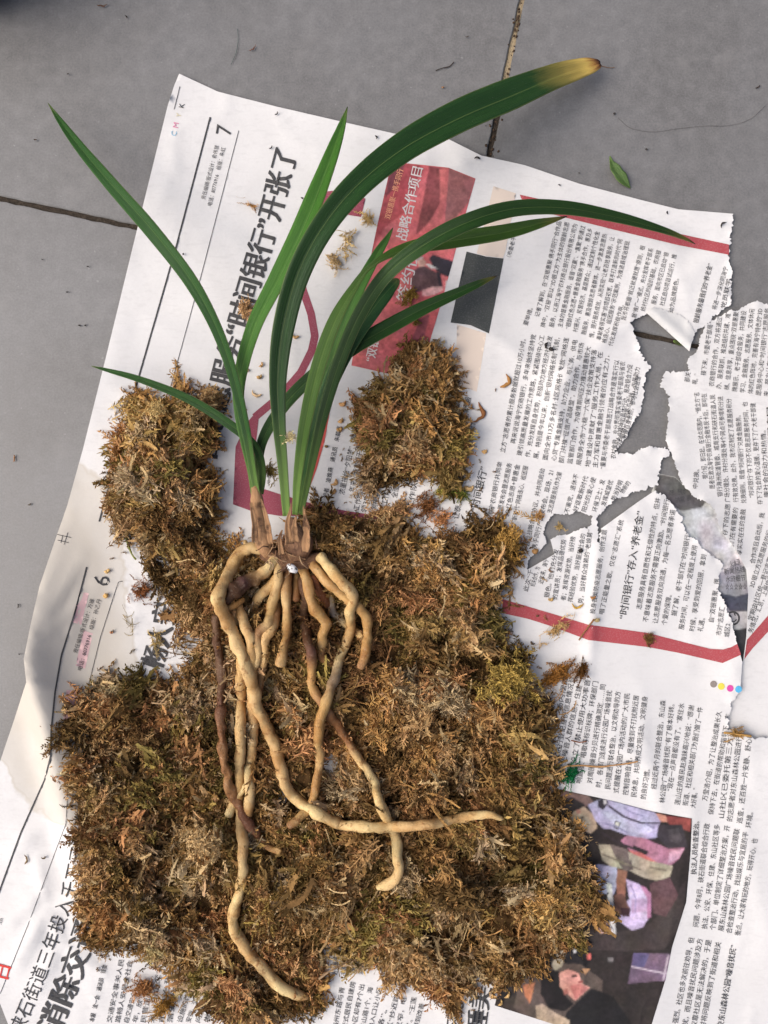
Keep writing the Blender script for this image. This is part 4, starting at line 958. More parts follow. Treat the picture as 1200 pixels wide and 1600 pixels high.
    bag.add(*fronds('ribbon', px[h_:], py[h_:], z[h_:]-0.0010, r.random(g_)*6.28, r.normal(0, 0.22, g_), r.uniform(22, 52, g_), cols[h_:]*0.92, r))
def core(bag, poly, zf, gaps, k, r, col, floor_h=hA):
    """matted rotten moss at the bottom of a heap"""
    inner = [p for p in densify(poly, 14)]
    V, F = mesh2d([inner], 5)
    d = polydist(V[:, 0], V[:, 1], poly)
    z = floor_h(V[:, 0], V[:, 1])+(zf(V[:, 0], V[:, 1])-floor_h(V[:, 0], V[:, 1]))*k+0.0022*vnoise(V[:, 0], V[:, 1], 7, 91)*sm(4, 20, d)
    keep = d > 9
    for gx, gy, gr in gaps: keep &= np.hypot(V[:, 0]-gx, V[:, 1]-gy) > gr*1.05
    F = F[keep[F].all(1)]
    x, y, z = W(V[:, 0], V[:, 1], z+0.0008)
    cols = np.array(col)[None]*(1+0.45*vnoise(V[:, 0], V[:, 1], 11, 92)[:, None])
    bag.add(np.stack([x, y, z], 1), F, cols)

# ------------------------------------------------------------------ orchid: roots, bulbs, leaves
orchid = bpy.data.objects.new('orchid_plant', None); C.objects.link(orchid); orchid.empty_display_size = 0.02
orchid.location = W(448, 862, 0.012)
tag(orchid, 'bare-root orchid with long green strap leaves and pale thick roots lying on moss', 'orchid')
OL = np.array(orchid.location)
def spline(P, step):
    """Catmull-Rom through control rows, resampled about every step px"""
    P = np.array(P, float); Q = np.r_[[2*P[0]-P[1]], P, [2*P[-1]-P[-2]]]
    out = []
    for i in range(1, len(Q)-2):
        p0, p1, p2, p3 = Q[i-1:i+3]
        m = max(2, int(math.hypot(*(p2-p1)[:2])/step))
        for k in range(m):
            t = k/m
            out.append(0.5*((2*p1)+(-p0+p2)*t+(2*p0-5*p1+4*p2-p3)*t*t+(-p0+3*p1-3*p2+p3)*t**3))
    out.append(P[-1]); return np.array(out)
def tube(name, Pw, R, m, parent, sides=12, colour=None, rough=0.10, seed=0, blunt=True, uvv=True, squash=1.0):
    """closed tube along world points Pw with radii R"""
    Pw = np.asarray(Pw, float); n = len(Pw); r = np.random.default_rng(seed)
    t = np.gradient(Pw, axis=0); t /= np.linalg.norm(t, axis=1)[:, None]+1e-12
    up = np.tile([0., 0., 1.], (n, 1)); s = np.cross(up, t); s /= np.linalg.norm(s, axis=1)[:, None]+1e-9; u_ = np.cross(t, s)
    a = np.arange(sides)*2*math.pi/sides
    arc = np.r_[0, np.cumsum(np.linalg.norm(np.diff(Pw, axis=0), axis=1))]/S
    lump = 1+rough*vnoise(arc[:, None]+0*a[None], 3*np.cos(a)[None]*4+seed*37.0, 9, 33)+rough*0.8*vnoise(arc[:, None]+0*a[None], seed*11.0+0*a[None], 16, 34)
    rad = R[:, None]*lump
    V = Pw[:, None]+s[:, None]*(np.cos(a)[None]*rad)[..., None]+u_[:, None]*(np.sin(a)[None]*rad*squash)[..., None]
    V = V.reshape(-1, 3)
    i, j = np.meshgrid(np.arange(n-1), np.arange(sides), indexing='ij'); j2 = (j+1) % sides
    F = np.stack([i*sides+j, i*sides+j2, (i+1)*sides+j2, (i+1)*sides+j], -1).reshape(-1, 4)
    # rounded caps: two shrinking rings collapsed to a point each end
    caps = []
    Vc = [V]; Fc = [F]; nn = len(V)
    for e, sg in ((0, -1), (n-1, 1)):
        ring = np.arange(sides)+e*sides; prev = ring
        for f, adv in ((0.82, 0.32), (0.45, 0.55), (0.02, 0.62)):
            c = Pw[e]+t[e]*sg*R[e]*(adv if blunt else adv*2.2)
            vv = c+(V[ring]-Pw[e])*f; Vc.append(vv); cur = np.arange(sides)+nn; nn += sides
            k = np.arange(sides); k2 = (k+1) % sides
            q_ = np.stack([prev[k], cur[k], cur[k2], prev[k2]], 1) if sg < 0 else np.stack([prev[k], prev[k2], cur[k2], cur[k]], 1)
            Fc.append(q_); prev = cur
    V2 = np.concatenate(Vc)
    uv = np.zeros((len(V2), 2)); uv[:n*sides, 0] = np.tile(np.abs(((a/(2*math.pi))*2) % 2-1), n); uv[:n*sides, 1] = np.repeat(arc/arc[-1], sides); uv[n*sides:, 1] = 0.5
    vc = None
    if colour is not None:
        vc = np.empty((len(V2), 3)); vc[:n*sides] = np.repeat(np.asarray(colour), sides, 0); vc[n*sides:n*sides+3*sides] = colour[0]; vc[n*sides+3*sides:] = colour[-1]
    me = raw_mesh(name, V2-(OL if parent is orchid else 0), np.concatenate(Fc), m, vc, smooth=True, uv=uv)
    o = link(name, me, parent)
    return o
TAN, OCH, DRK, PALE, RED_ = (0.57, 0.395, 0.18), (0.46, 0.285, 0.105), (0.115, 0.060, 0.024), (0.66, 0.505, 0.24), (0.30, 0.13, 0.06)
# each: colour, [(px, py, lift mm above moss, radius px)...], label
BRN = (0.28, 0.145, 0.058)
ROOTS = [
 (TAN, [(430, 866, 9, 9, BRN), (411, 861, 10, 10), (387, 857, 12, 11), (372, 870, 13, 11, OCH), (357, 898, 13, 11), (344, 924, 12, 11), (340, 937, 11, 11, PALE), (348, 954, 10, 11), (359, 980, 9, 11), (371, 1013, 8, 11), (386, 1048, 7, 11), (396, 1075, 6, 11), (400, 1099, 6, 11), (417, 1138, 5, 10.5), (437, 1190, 4, 10.5), (451, 1231, 4, 10), (483, 1263, 5, 10, PALE), (525, 1287, 6, 9.5), (593, 1293, 8, 9, PALE), (640, 1290, 7, 8.5), (690, 1285, 4, 8), (740, 1275, 3, 7.5, PALE), (765, 1275, 3, 6.5, PALE), (783, 1279, 2, 5, PALE)], 'longest pale root curving across the moss to the right'),
 (TAN, [(372, 945, 4, 8), (379, 967, 4, 9), (390, 1001, 5, 9.5), (394, 1037, 4, 9.5, OCH), (395, 1094, 2, 9.5), (394, 1162, 2, 9.5), (389, 1204, 2, 9, PALE), (392, 1236, 2, 9), (387, 1274, 1, 8)], None),
 (TAN, [(360, 940, 2, 7), (364, 960, 2, 8), (369, 990, 2, 9), (376, 1028, 2, 9, OCH), (377, 1098, 2, 9), (375, 1172, 2, 9), (374, 1231, 1, 8.5, OCH), (376, 1277, 1, 9), (381, 1337, 2, 9.5), (376, 1387, 3, 9.5, PALE), (364, 1437, 3, 10, PALE), (376, 1470, 3, 10.5), (410, 1511, 3, 10), (442, 1543, 3, 9.5, PALE), (468, 1554, 2, 8.5), (480, 1558, 2, 5)], 'long pale root reaching the bottom edge of the moss'),
 (PALE, [(383, 1228, 1, 7), (368, 1250, 1, 7), (357, 1274, 0, 6.5)], None),
 (DRK, [(338, 962, 5, 7), (340, 1002, 3, 8), (346, 1035, 3, 8.5), (348, 1072, 3, 8.5), (346, 1103, 3, 8.5, (0.15, 0.07, 0.04)), (348, 1172, 3, 8.5, BRN), (360, 1231, 4, 8.5, BRN), (387, 1282, 5, 8.5, (0.20, 0.09, 0.05)), (410, 1318, 4, 8, BRN), (437, 1330, 2, 6.5, OCH)], 'dark brown root crossing over the pale ones'),
 (DRK, [(430, 872, 8, 8, PALE), (420, 884, 8, 8.5, PALE), (411, 894, 7, 10, TAN), (388, 908, 6, 13), (366, 923, 5, 14), (354, 940, 4, 8)], 'shrivelled root, pale at the crown and blackish beyond'),
 (OCH, [(352, 951, 6, 4.5), (366, 946, 7, 5), (379, 937, 6, 5)], None),
 (OCH, [(433, 905, 5, 9), (411, 929, 5, 9.5, TAN), (392, 953, 3, 9.5)], None),
 (TAN, [(437, 878, 9, 7.5), (434, 915, 8, 8.5), (423, 955, 7, 9, OCH), (418, 976, 6, 9.5), (403, 988, 5, 9, BRN), (403, 1015, 3, 8), (399, 1040, 2, 7.5)], None),
 (TAN, [(432, 935, 3, 8), (429, 965, 3, 8.5, BRN), (422, 985, 3, 8.5), (414, 1000, 2, 8), (412, 1034, 1, 7.5), (405, 1083, 1, 5, BRN)], None),
 (OCH, [(449, 895, 9, 8, BRN), (448, 943, 7, 8.5, TAN), (447, 978, 6, 8.5), (443, 1013, 4, 8.5), (438, 1038, 3, 8.5, TAN)], None),
 (OCH, [(462, 898, 6, 7, TAN), (463, 937, 4, 7.5, BRN)], None),
 (OCH, [(472, 905, 3, 8, DRK), (475, 955, 3, 9, DRK), (481, 1002, 2, 9, DRK), (487, 1020, 2, 9, (0.16, 0.08, 0.05)), (488, 1048, 2, 8.5), (490, 1072, 2, 8.5), (503, 1098, 1, 8, BRN), (525, 1130, 2, 8, BRN), (543, 1158, 2, 8, BRN), (557, 1181, 2, 8, TAN), (584, 1222, 2, 8.5, PALE), (598, 1263, 2, 9, PALE), (616, 1305, 2, 9, PALE), (621, 1337, 2, 9, PALE), (622, 1362, 2, 9, TAN), (608, 1380, 2, 9, TAN), (591, 1386, 1, 6, PALE)], 'root dark at the crown, brown midway, with a pale hooked tip'),
 (OCH, [(469, 880, 10, 8), (481, 911, 9, 9, TAN), (490, 952, 8, 9.5), (508, 972, 7, 9.5), (502, 999, 6, 9), (502, 1022, 4, 9, BRN), (516, 1040, 2, 8)], None),
 (RED_, [(488, 903, 5, 8), (500, 925, 4, 8.5), (511, 945, 3, 7.5)], None),
 (OCH, [(487, 880, 8, 8.5, TAN), (513, 911, 8, 9, TAN), (542, 934, 6, 9), (562, 949, 5, 9), (576, 972, 4, 9), (572, 1013, 3, 8.5), (564, 1042, 2, 7.5, BRN)], None),
 (TAN, [(501, 870, 10, 9, PALE), (522, 897, 11, 10, PALE), (547, 922, 11, 10), (553, 937, 10, 9.5), (546, 957, 8, 9, PALE), (546, 990, 6, 9), (534, 1022, 5, 8.5, PALE), (522, 1060, 4, 9, (0.26, 0.20, 0.13)), (508, 1098, 5, 8.5, OCH), (499, 1149, 4, 8, OCH), (499, 1195, 3, 8, TAN), (490, 1245, 2, 8, OCH), (470, 1276, 1, 8, OCH), (452, 1290, 0, 7, BRN)], None),
 (PALE, [(515, 922, 2, 6.5), (521, 955, 2, 7, (0.36, 0.32, 0.27)), (539, 975, 1, 7), (566, 994, 1, 6.5)], None),
 (PALE, [(383, 846, 2, 4), (385, 858, 4, 5), (372, 866, 5, 6.5), (358, 882, 5, 6)], None),
]
root_built = []
for idx, (col, rows, lab) in enumerate(ROOTS):
    P = spline([tuple(q_[:4])+tuple(q_[4] if len(q_) > 4 else col) for q_ in rows], 3.5)
    amp = np.clip(np.arange(len(P))/10.0, 0, 1)*np.clip(np.arange(len(P))[::-1]/4.0, 0, 1)
    k = np.arange(len(P))*3.5
    P[:, 0] += amp*1.9*vnoise(k, idx*50.0+0*k, 30, 35)+amp*0.9*vnoise(k, idx*50.0+0*k, 12, 37); P[:, 1] += amp*1.6*vnoise(k, idx*77.0+0*k, 24, 36)
    base = moss_top(P[:, 0], P[:, 1])
    K = 15; pad = np.r_[np.repeat(base[:1], K//2), base, np.repeat(base[-1:], K//2)]
    base = np.convolve(pad, np.ones(K)/K, 'valid')[:len(P)]
    z = base+P[:, 2]*1e-3+0.0005
    root_built.append((col, P, z, lab))
    for p_, z_ in zip(P, z): ROOTPTS.append((p_[0], p_[1], z_))
for idx, (col, P, z, lab) in enumerate(root_built):
    x, y, zz2 = W(P[:, 0], P[:, 1], z)
    c = np.clip(P[:, 4:7], 0.03, 0.7)*random.uniform(0.92, 1.08)
    o = tube('root', np.stack([x, y, zz2], 1), P[:, 3]*S*0.86, M_ROOT, orchid, 14, c, 0.15 if col != DRK else 0.34, idx+3)
    if lab: o['label'] = lab
# bulbs, dry sheaths, rhizome
def path3(rows): return np.array([W(x, y, z*1e-3) for x, y, z in rows])
def husk(name, rows, m, lab=None, rough=0.12, sides=20, seed=0, squash=0.85):
    P = spline(rows, 3.0); pw = np.stack(W(P[:, 0], P[:, 1], P[:, 2]*1e-3), 1)
    o = tube(name, pw, P[:, 3]*S, m, orchid, sides, None, rough, seed, squash=squash)
    if lab: o['label'] = lab
    return o
husk('pseudobulb', [(399, 762, 26, 6.5), (402, 785, 25, 9), (406, 812, 23, 10), (410, 838, 21, 12), (414, 858, 20, 11), (418, 868, 19, 7)], M_HUSK, 'brown papery sheath round the left shoot', 0.10, 20, 51)
husk('pseudobulb', [(454, 812, 25, 6), (458, 826, 24, 11), (465, 844, 22, 18), (466, 860, 20, 20), (462, 876, 18, 12)], M_BULB, 'dark round bulb wrapped in torn brown sheaths', 0.14, 22, 52)
husk('rhizome', [(412, 866, 16, 9), (430, 872, 17, 12), (450, 882, 17, 14), (472, 880, 17, 14), (492, 872, 17, 10), (500, 868, 17, 6)], M_BULB, None, 0.35, 14, 53)
husk('white_scar', [(451, 884, 24, 4), (457, 888, 25.5, 5.5), (463, 892, 24.5, 3.5)], mat_vcol('mould', 0.9, 0.1, 0.5, 1200), 'small white mouldy spot where the roots meet', 0.5, 12, 54)
mw = N('mould_white', 0.9, 0.2); mf = mw.noise(mw.coord(), 500, 4, 0.7); mw.col(mw.ramp(mf, [(0.38, (0.08, 0.08, 0.08)), (0.52, (0.72, 0.72, 0.72))]))
for o in orchid.children:
    if o.name.startswith('white_scar'): o.data.materials[0] = mw.m

def blade(name, rows, m, colour, fold=16, parent=orchid, lab=None, thick=0.0005, across=9, step=6.0, ragged=0.0, seed=0):
    """rows: px, py, z mm, width px, roll deg - a strap leaf from base to tip"""
    P = spline(rows, step)
    if len(P) > 8:
        for c in (2, 3, 4):
            pad = np.r_[np.repeat(P[0, c], 2), P[:, c], np.repeat(P[-1, c], 2)]; P[2:-2, c] = np.convolve(pad, np.ones(5)/5, 'valid')[2:-2]
    z = np.maximum(P[:, 2], 0.8)*1e-3
    Q = np.stack(W(P[:, 0], P[:, 1], z), 1); n = len(Q)
    t = np.gradient(Q, axis=0); t /= np.linalg.norm(t, axis=1)[:, None]
    s = np.cross(t, [0, 0, 1.]); s /= np.linalg.norm(s, axis=1)[:, None]; nn = np.cross(s, t)
    a = np.radians(P[:, 4]); s2 = s*np.cos(a)[:, None]+nn*np.sin(a)[:, None]; n2 = nn*np.cos(a)[:, None]-s*np.sin(a)[:, None]
    u = np.linspace(-1, 1, across); fo = math.radians(fold)
    w = np.maximum(P[:, 3], 0.4)*S/2*(H-z)/H
    if ragged: w = w*(1+ragged*vnoise(np.arange(n)*step, 0*w+seed*31, 9, 38))
    k = np.arange(n)*step
    wav = 0.05*vnoise(k, 0*k+seed*13, 60, 39)
    prof = np.abs(u)*math.sin(fo)*(1-0.25*np.abs(u))
    V = Q[:, None]+s2[:, None]*(u[None]*w[:, None]*math.cos(fo))[..., None]+n2[:, None]*((prof[None]+wav[:, None]*u[None])*w[:, None])[..., None]
    V = V.reshape(-1, 3)
    i, j = np.meshgrid(np.arange(n-1), np.arange(across-1), indexing='ij')
    F = np.stack([i*across+j, i*across+j+1, (i+1)*across+j+1, (i+1)*across+j], -1).reshape(-1, 4)
    arc = np.r_[0, np.cumsum(np.linalg.norm(np.diff(Q, axis=0), axis=1))]
    uv = np.stack([np.tile((u+1)/2, n), np.repeat(arc/arc[-1], across)], 1)
    me = raw_mesh(name, V-(OL if parent is orchid else 0), F, m, smooth=True, uv=uv)
    o = link(name, me, parent); o.color = (*colour, 1)
    md = o.modifiers.new('thickness', 'SOLIDIFY'); md.thickness = thick; md.offset = 0
    if lab: o['label'] = lab
    return o
DG, MG, LG, OG = (0.018, 0.066, 0.012), (0.032, 0.098, 0.024), (0.055, 0.150, 0.030), (0.060, 0.105, 0.022)
blade('leaf', [(406, 800, 25, 11.4, 0), (396, 740, 28, 12.9, 5), (384, 668, 33, 16.0, 10), (366, 590, 40, 19.0, 14), (340, 515, 46, 21.3, 18), (300, 440, 50, 25.8, 20), (240, 362, 48, 27.4, 20), (180, 294, 40, 25.1, 16), (130, 236, 30, 19.0, 10), (97, 193, 20, 11.4, 5), (75, 161, 12, 0.8, 0)], M_LEAF, (0.019, 0.076, 0.013), 24, lab='long narrow leaf arching to the upper left over bare floor')
blade('leaf', [(400, 800, 22, 9.6, 0), (393, 740, 24, 12.0, 0), (382, 690, 27, 13.6, 0), (374, 640, 30, 17.6, 4), (376, 590, 34, 22.4, 12), (398, 512, 40, 28.8, 18), (438, 432, 44, 34.4, 20), (478, 348, 44, 36.8, 18), (508, 272, 40, 30.4, 12), (530, 210, 33, 17.6, 8), (543, 167, 28, 0.8, 0)], M_LEAF, (0.050, 0.150, 0.022), 22, lab='light green pointed leaf standing straight up the page')
blade('leaf', [(448, 806, 27, 13, 0), (443, 740, 30, 16, 0), (436, 660, 35, 22, -6), (434, 590, 41, 29, -14), (442, 515, 47, 36, -18), (464, 432, 54, 39, -20), (502, 358, 58, 40, -16), (556, 292, 58, 44, -10), (628, 234, 52, 50, 0), (712, 188, 42, 57, 8), (796, 152, 30, 58, 10), (860, 125, 20, 47, 8), (905, 109, 13, 35, 4), (930, 102, 10, 22, 2), (938, 100, 9, 8, 0)], M_LEAFB, (0.017, 0.056, 0.013), 20, lab='broadest leaf arching to the upper right with a burnt yellow tip')
blade('leaf', [(408, 772, 20, 8.5, 0), (410, 735, 22, 11.9, 0), (398, 697, 24, 14.4, 6), (352, 658, 26, 16.1, 8), (292, 622, 26, 14.4, 8), (222, 594, 22, 11.0, 5), (170, 579, 16, 6.8, 2), (143, 572, 12, 0.8, 0)], M_LEAF, DG, 22, lab='short thin leaf pointing left across the black rule')
# lower / hidden leaves first
blade('leaf', [(402, 790, 18, 7.9, 0), (403, 750, 19, 11.5, 0), (410, 690, 22, 17.3, 5), (444, 634, 25, 21.6, 8), (490, 588, 28, 23.8, 10), (550, 545, 31, 25.9, 8), (606, 512, 31, 26.6, 6), (662, 482, 28, 23.0, 4), (722, 455, 22, 15.8, 2), (758, 439, 17, 9.4, 0), (777, 431, 14, 0.7, 0)], M_LEAFT, (0.022, 0.068, 0.014), 20, lab='lowest right-hand leaf with a small black tip over the dark panel')
blade('leaf', [(462, 800, 22, 9.5, 0), (480, 710, 26, 15.0, 0), (512, 610, 32, 24.7, 0), (548, 535, 36, 27.4, 0), (585, 480, 36, 28.7, 0), (608, 452, 33, 23.2, 0), (619, 440, 30, 13.7, 0), (622, 436, 29, 2.1, 0)], M_LEAF, (0.024, 0.080, 0.024), 18, lab='short blunt-tipped leaf between the longer ones')
blade('leaf', [(464, 800, 21, 10.2, 0), (490, 690, 25, 15.3, 0), (520, 560, 33, 22.1, 0), (552, 470, 37, 22.1, 0), (585, 405, 34, 17.0, 0), (604, 374, 30, 10.2, 0), (614, 356, 27, 0.8, 0)], M_LEAF, LG, 22, lab='short pale green pointed leaf behind the long right-hand leaves')
blade('leaf', [(470, 804, 24, 8.2, 0), (486, 730, 27, 12.6, 0), (506, 645, 32, 18.9, 4), (532, 562, 38, 22.7, 8), (562, 492, 45, 23.9, 8), (602, 432, 53, 25.2, 6), (655, 388, 60, 27.7, 2), (725, 350, 60, 29.0, -4), (800, 327, 52, 26.5, -8), (880, 325, 42, 22.7, -8), (960, 339, 30, 18.3, -6), (1030, 358, 19, 12.0, -3), (1068, 372, 12, 6.3, 0), (1086, 381, 9, 0.6, 0)], M_LEAFT, (0.019, 0.056, 0.011), 20, lab='long dark leaf arching right with its tip on the red border')
blade('leaf', [(461, 804, 29, 9.3, 0), (466, 740, 34, 15.0, 6), (478, 660, 43, 21.8, 12), (498, 575, 52, 26.1, 18), (523, 505, 58, 26.1, 26), (552, 453, 60, 21.2, 44), (580, 417, 57, 15.0, 50), (630, 391, 50, 21.2, 20), (705, 377, 43, 28.6, 8), (785, 364, 37, 26.1, 6), (838, 351, 33, 17.4, 4), (886, 338, 30, 1.3, 0)], M_LEAFT, (0.040, 0.092, 0.013), 18, lab='front leaf that twists halfway and shows its olive underside')
for k_ in range(26):      # dry fibres and thread-like dead rootlets round the crown
    x0_, y0_ = random.uniform(415, 495), random.uniform(846, 884); a0_ = random.uniform(0.2, 2.9); l0_ = random.uniform(14, 34)
    sgn = 1 if random.random() < 0.7 else -1
    pts_ = [(x0_+l0_*t_*math.cos(a0_)+random.gauss(0, 2), y0_+sgn*l0_*t_*math.sin(a0_)*0.8+random.gauss(0, 2), 24+8*t_*random.random()) for t_ in (0, 0.35, 0.7, 1)]
    Pf = spline(pts_, 3); xf, yf, zf_ = W(Pf[:, 0], Pf[:, 1], Pf[:, 2]*1e-3)
    cf_ = np.array(random.choice([(0.22, 0.12, 0.06), (0.34, 0.22, 0.12), (0.10, 0.05, 0.03), (0.42, 0.30, 0.18)]))
    tube('dry_fibre', np.stack([xf, yf, zf_], 1), np.linspace(1.1, 0.5, len(Pf))*S, M_ROOT, orchid, 6, np.tile(cf_, (len(Pf), 1)), 0.3, k_+80)
# torn sheath bracts round the bulbs
for rows, colr in (([(478, 862, 24, 16, 20), (480, 830, 25, 14, 20), (476, 806, 25, 7, 10), (474, 790, 25, 1, 0)], None), ([(452, 850, 25, 16, -15), (449, 820, 26, 11, -10), (453, 800, 27, 5, 0), (455, 786, 27, 1, 0)], None),
                   ([(462, 846, 27, 14, 0), (460, 820, 28, 10, 0), (463, 806, 28, 3, 0)], None), ([(398, 846, 24, 12, -25), (397, 815, 25, 10, -20), (392, 785, 26, 4, 0)], None), ([(424, 850, 22, 12, 25), (418, 815, 24, 10, 20), (408, 780, 25, 3, 0)], None), ([(440, 866, 22, 10, -10), (437, 842, 23, 8, -10), (441, 828, 24, 2, 0)], None)):
    rows = [(p_[0], p_[1], p_[2]+(6 if p_[0] > 430 else 3)+dz_, p_[3]*0.95, p_[4]) for p_, dz_ in zip(rows, (0, 1.2, 1.5, 0))]
    blade('dry_sheath', rows, M_HUSK, (0.3, 0.16, 0.08), 26, thick=0.0003, step=3, ragged=0.25, seed=len(rows)+int(rows[0][0]))

# ------------------------------------------------------------------ the moss heaps
r1 = np.random.default_rng(101)
bag = Bag()
core(bag, MAIN, moss_top, GAPS, 0.30, r1, lin((84, 62, 36)))
fill(bag, MAIN, moss_top, GAPS, 760, 34, r1, rad=23)
pile = bag.obj('moss_pile'); tag(pile, 'wide flat heap of dried brown sphagnum moss under the roots', 'moss', kind='stuff')
def clump(name, poly, zmax, n, per, seed, label, basecol=None, group=None, fall=38):
    rr_ = np.random.default_rng(seed); b = Bag()
    zf = lambda x, y: hA(x, y)+moss_h(x, y, poly, zmax, fall)
    core(b, poly, zf, (), 0.5, rr_, lin((80, 58, 32)))
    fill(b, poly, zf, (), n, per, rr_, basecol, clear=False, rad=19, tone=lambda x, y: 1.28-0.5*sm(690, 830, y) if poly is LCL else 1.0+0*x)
    return tag(b.obj(name), label, 'moss', group)
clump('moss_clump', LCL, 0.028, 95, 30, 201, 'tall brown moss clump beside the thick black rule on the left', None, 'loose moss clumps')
clump('moss_clump', RCL, 0.025, 90, 30, 202, 'rounded brown moss clump below the red banner photograph', None, 'loose moss clumps')
def tuft(px, py, rad, n, seed, col, label, z=0.0, kind=('shaggy', 'feather'), ln=(16, 34), yaw=None, group='stray moss tufts', stretch=1.0, hf=hA, spread=0.7, name='moss_tuft'):
    rr_ = np.random.default_rng(seed); b = Bag(); colr = np.array(lin(col))
    for k_ in kind:
        m_ = n//len(kind)
        a = rr_.random(m_)*6.28; q_ = np.abs(rr_.normal(0, 0.5, m_))*rad
        y0 = yaw if yaw is not None else 0
        lx, ly = q_*np.cos(a)*stretch, q_*np.sin(a)
        x_ = px+lx*math.cos(y0)-ly*math.sin(y0); y_ = py-(lx*math.sin(y0)+ly*math.cos(y0))
        zz3 = hf(x_, y_)+z+np.abs(rr_.normal(0, 0.3, m_))*rad*S*0.8+0.0008
        yw = (yaw+rr_.normal(0, spread, m_)) if yaw is not None else rr_.random(m_)*6.28
        cs = colr[None]*rr_.uniform(0.65, 1.3, (m_, 1))
        b.add(*fronds(k_, x_, y_, zz3, yw, rr_.normal(0, 0.25, m_), rr_.uniform(ln[0], ln[1], m_), cs, rr_))
    return tag(b.obj(name), label, 'moss', group)
on_moss = lambda x, y: moss_top(x, y)
tuft(222, 922, 20, 60, 301, (146, 96, 60), 'small reddish brown moss lump beside the page number 6', ln=(12, 24))
tuft(244, 640, 16, 40, 302, (204, 178, 122), 'pale straw tuft on top of the left moss clump', z=0.018, ln=(14, 26), hf=hA)
tuft(668, 790, 22, 70, 303, (128, 86, 52), 'flat reddish brown moss tuft below the right moss clump', yaw=0.5, stretch=1.5, ln=(14, 28))
tuft(690, 812, 20, 46, 304, (196, 140, 92), 'orange tan moss scrap above the main heap', yaw=0.3, ln=(12, 24))
tuft(694, 768, 14, 34, 305, (150, 140, 70), 'yellow green moss sprig under the right moss clump', ln=(14, 26))
tuft(718, 772, 12, 22, 306, (112, 118, 52), 'green moss sprig near the subheading column', yaw=-0.6, kind=('feather',), ln=(22, 36))
tuft(800, 1062, 34, 90, 307, (186, 158, 84), 'yellowish feathery moss tuft at the right of the heap', z=0.004, yaw=-0.4, kind=('feather',), ln=(30, 58), hf=on_moss)
tuft(316, 1318, 26, 80, 308, (206, 176, 128), 'straw coloured moss tuft left of the long root', z=0.004, yaw=-1.0, stretch=1.7, hf=on_moss)
tuft(240, 1492, 16, 26, 309, (214, 194, 140), 'pale yellow forked sprig at the lower left of the heap', z=0.004, kind=('string', 'shaggy'), ln=(22, 40), hf=on_moss)
tuft(222, 1546, 20, 70, 310, (178, 130, 84), 'round orange brown moss ball on the lower left text', ln=(12, 26))
tuft(256, 1572, 24, 40, 311, (164, 124, 62), 'spiky ochre moss sprig near the bottom left edge', yaw=0.4, stretch=1.7, kind=('feather', 'string'), ln=(26, 44))
tuft(792, 850, 26, 80, 312, (176, 138, 74), 'branching golden moss sprig beside the torn strip', z=0.004, yaw=1.0, kind=('feather', 'shaggy'), ln=(26, 46), stretch=1.5)
tuft(872, 1052, 18, 34, 313, (152, 106, 52), 'curled fern-like brown moss frond on the white margin', yaw=0.7, stretch=2.0, kind=('feather',), ln=(28, 44), spread=0.5)
tuft(911, 1046, 8, 22, 314, (112, 76, 38), 'small dark brown moss frond beside the fern-like one', yaw=1.2, stretch=1.8, kind=('feather',), ln=(24, 38), spread=0.3)
tuft(1013, 998, 10, 34, 315, (126, 98, 56), 'little brown moss ball on the lower red border', ln=(9, 18))
tuft(868, 985, 14, 26, 316, (200, 166, 112), 'thin straw moss strand across the lower red border', yaw=0.75, stretch=3.0, kind=('feather', 'string'), ln=(20, 34), spread=0.4)
tuft(640, 462, 15, 34, 317, (150, 122, 58), 'ochre moss tuft on the banner photograph', yaw=1.3, stretch=1.4, ln=(14, 26))
tuft(650, 500, 10, 16, 318, (142, 122, 62), 'small olive moss scrap above the right moss clump', ln=(12, 22))
tuft(385, 482, 11, 34, 319, (206, 166, 118), 'tan rolled moss flake on the big headline', yaw=1.45, stretch=2.0, ln=(18, 32), spread=0.25)
tuft(395, 322, 7, 14, 320, (190, 146, 92), 'tiny tan moss strand above the headline quotation mark', yaw=-0.5, stretch=3.2, kind=('shaggy', 'string'), ln=(12, 24), spread=0.3)
tuft(574, 342, 12, 26, 321, (206, 178, 120), 'pale moss knot on the pink edge of the banner photograph', ln=(12, 24))
tuft(548, 372, 12, 20, 322, (204, 178, 124), 'pale stringy moss strand left of the banner photograph', yaw=1.2, stretch=2.6, kind=('string', 'shaggy'), ln=(18, 34), spread=0.7)
tuft(522, 410, 11, 22, 323, (204, 176, 128), 'pale moss flake at the end of a stringy strand', yaw=-0.4, stretch=1.5, ln=(14, 26), spread=0.4)
tuft(423, 735, 13, 44, 324, (150, 128, 72), 'fuzzy olive moss ball beside the leaf bases', z=0.012, ln=(12, 24), yaw=1.5)
tuft(453, 684, 12, 30, 325, (226, 208, 160), 'cream moss tuft caught between two leaf stems', z=0.030, ln=(12, 24))
tuft(498, 646, 10, 16, 326, (204, 168, 120), 'curly pale moss thread beside the red ribbon print', z=0.012, kind=('string',), ln=(16, 30))
tuft(1152, 1146, 8, 18, 327, (170, 134, 78), 'short straw moss stub at the right tear edge', yaw=0.0, stretch=2.0, ln=(14, 24), spread=0.2)
tuft(862, 808, 0.1, 2, 328, (1, 1, 1), 'x') if False else None
tuft(841, 806, 8, 26, 329, (206, 160, 100), 'round tan moss crumb left of the torn grey strip', ln=(8, 16))
tuft(873, 824, 8, 18, 330, (190, 164, 110), 'straw crumb lying inside the torn grey strip', hf=lambda x, y: 0*x, ln=(8, 16))
tuft(205, 978, 7, 10, 331, (150, 128, 66), 'thin yellowish moss sprig above the lower left heap', yaw=-1.2, stretch=3.2, kind=('string',), ln=(20, 34), spread=0.2)
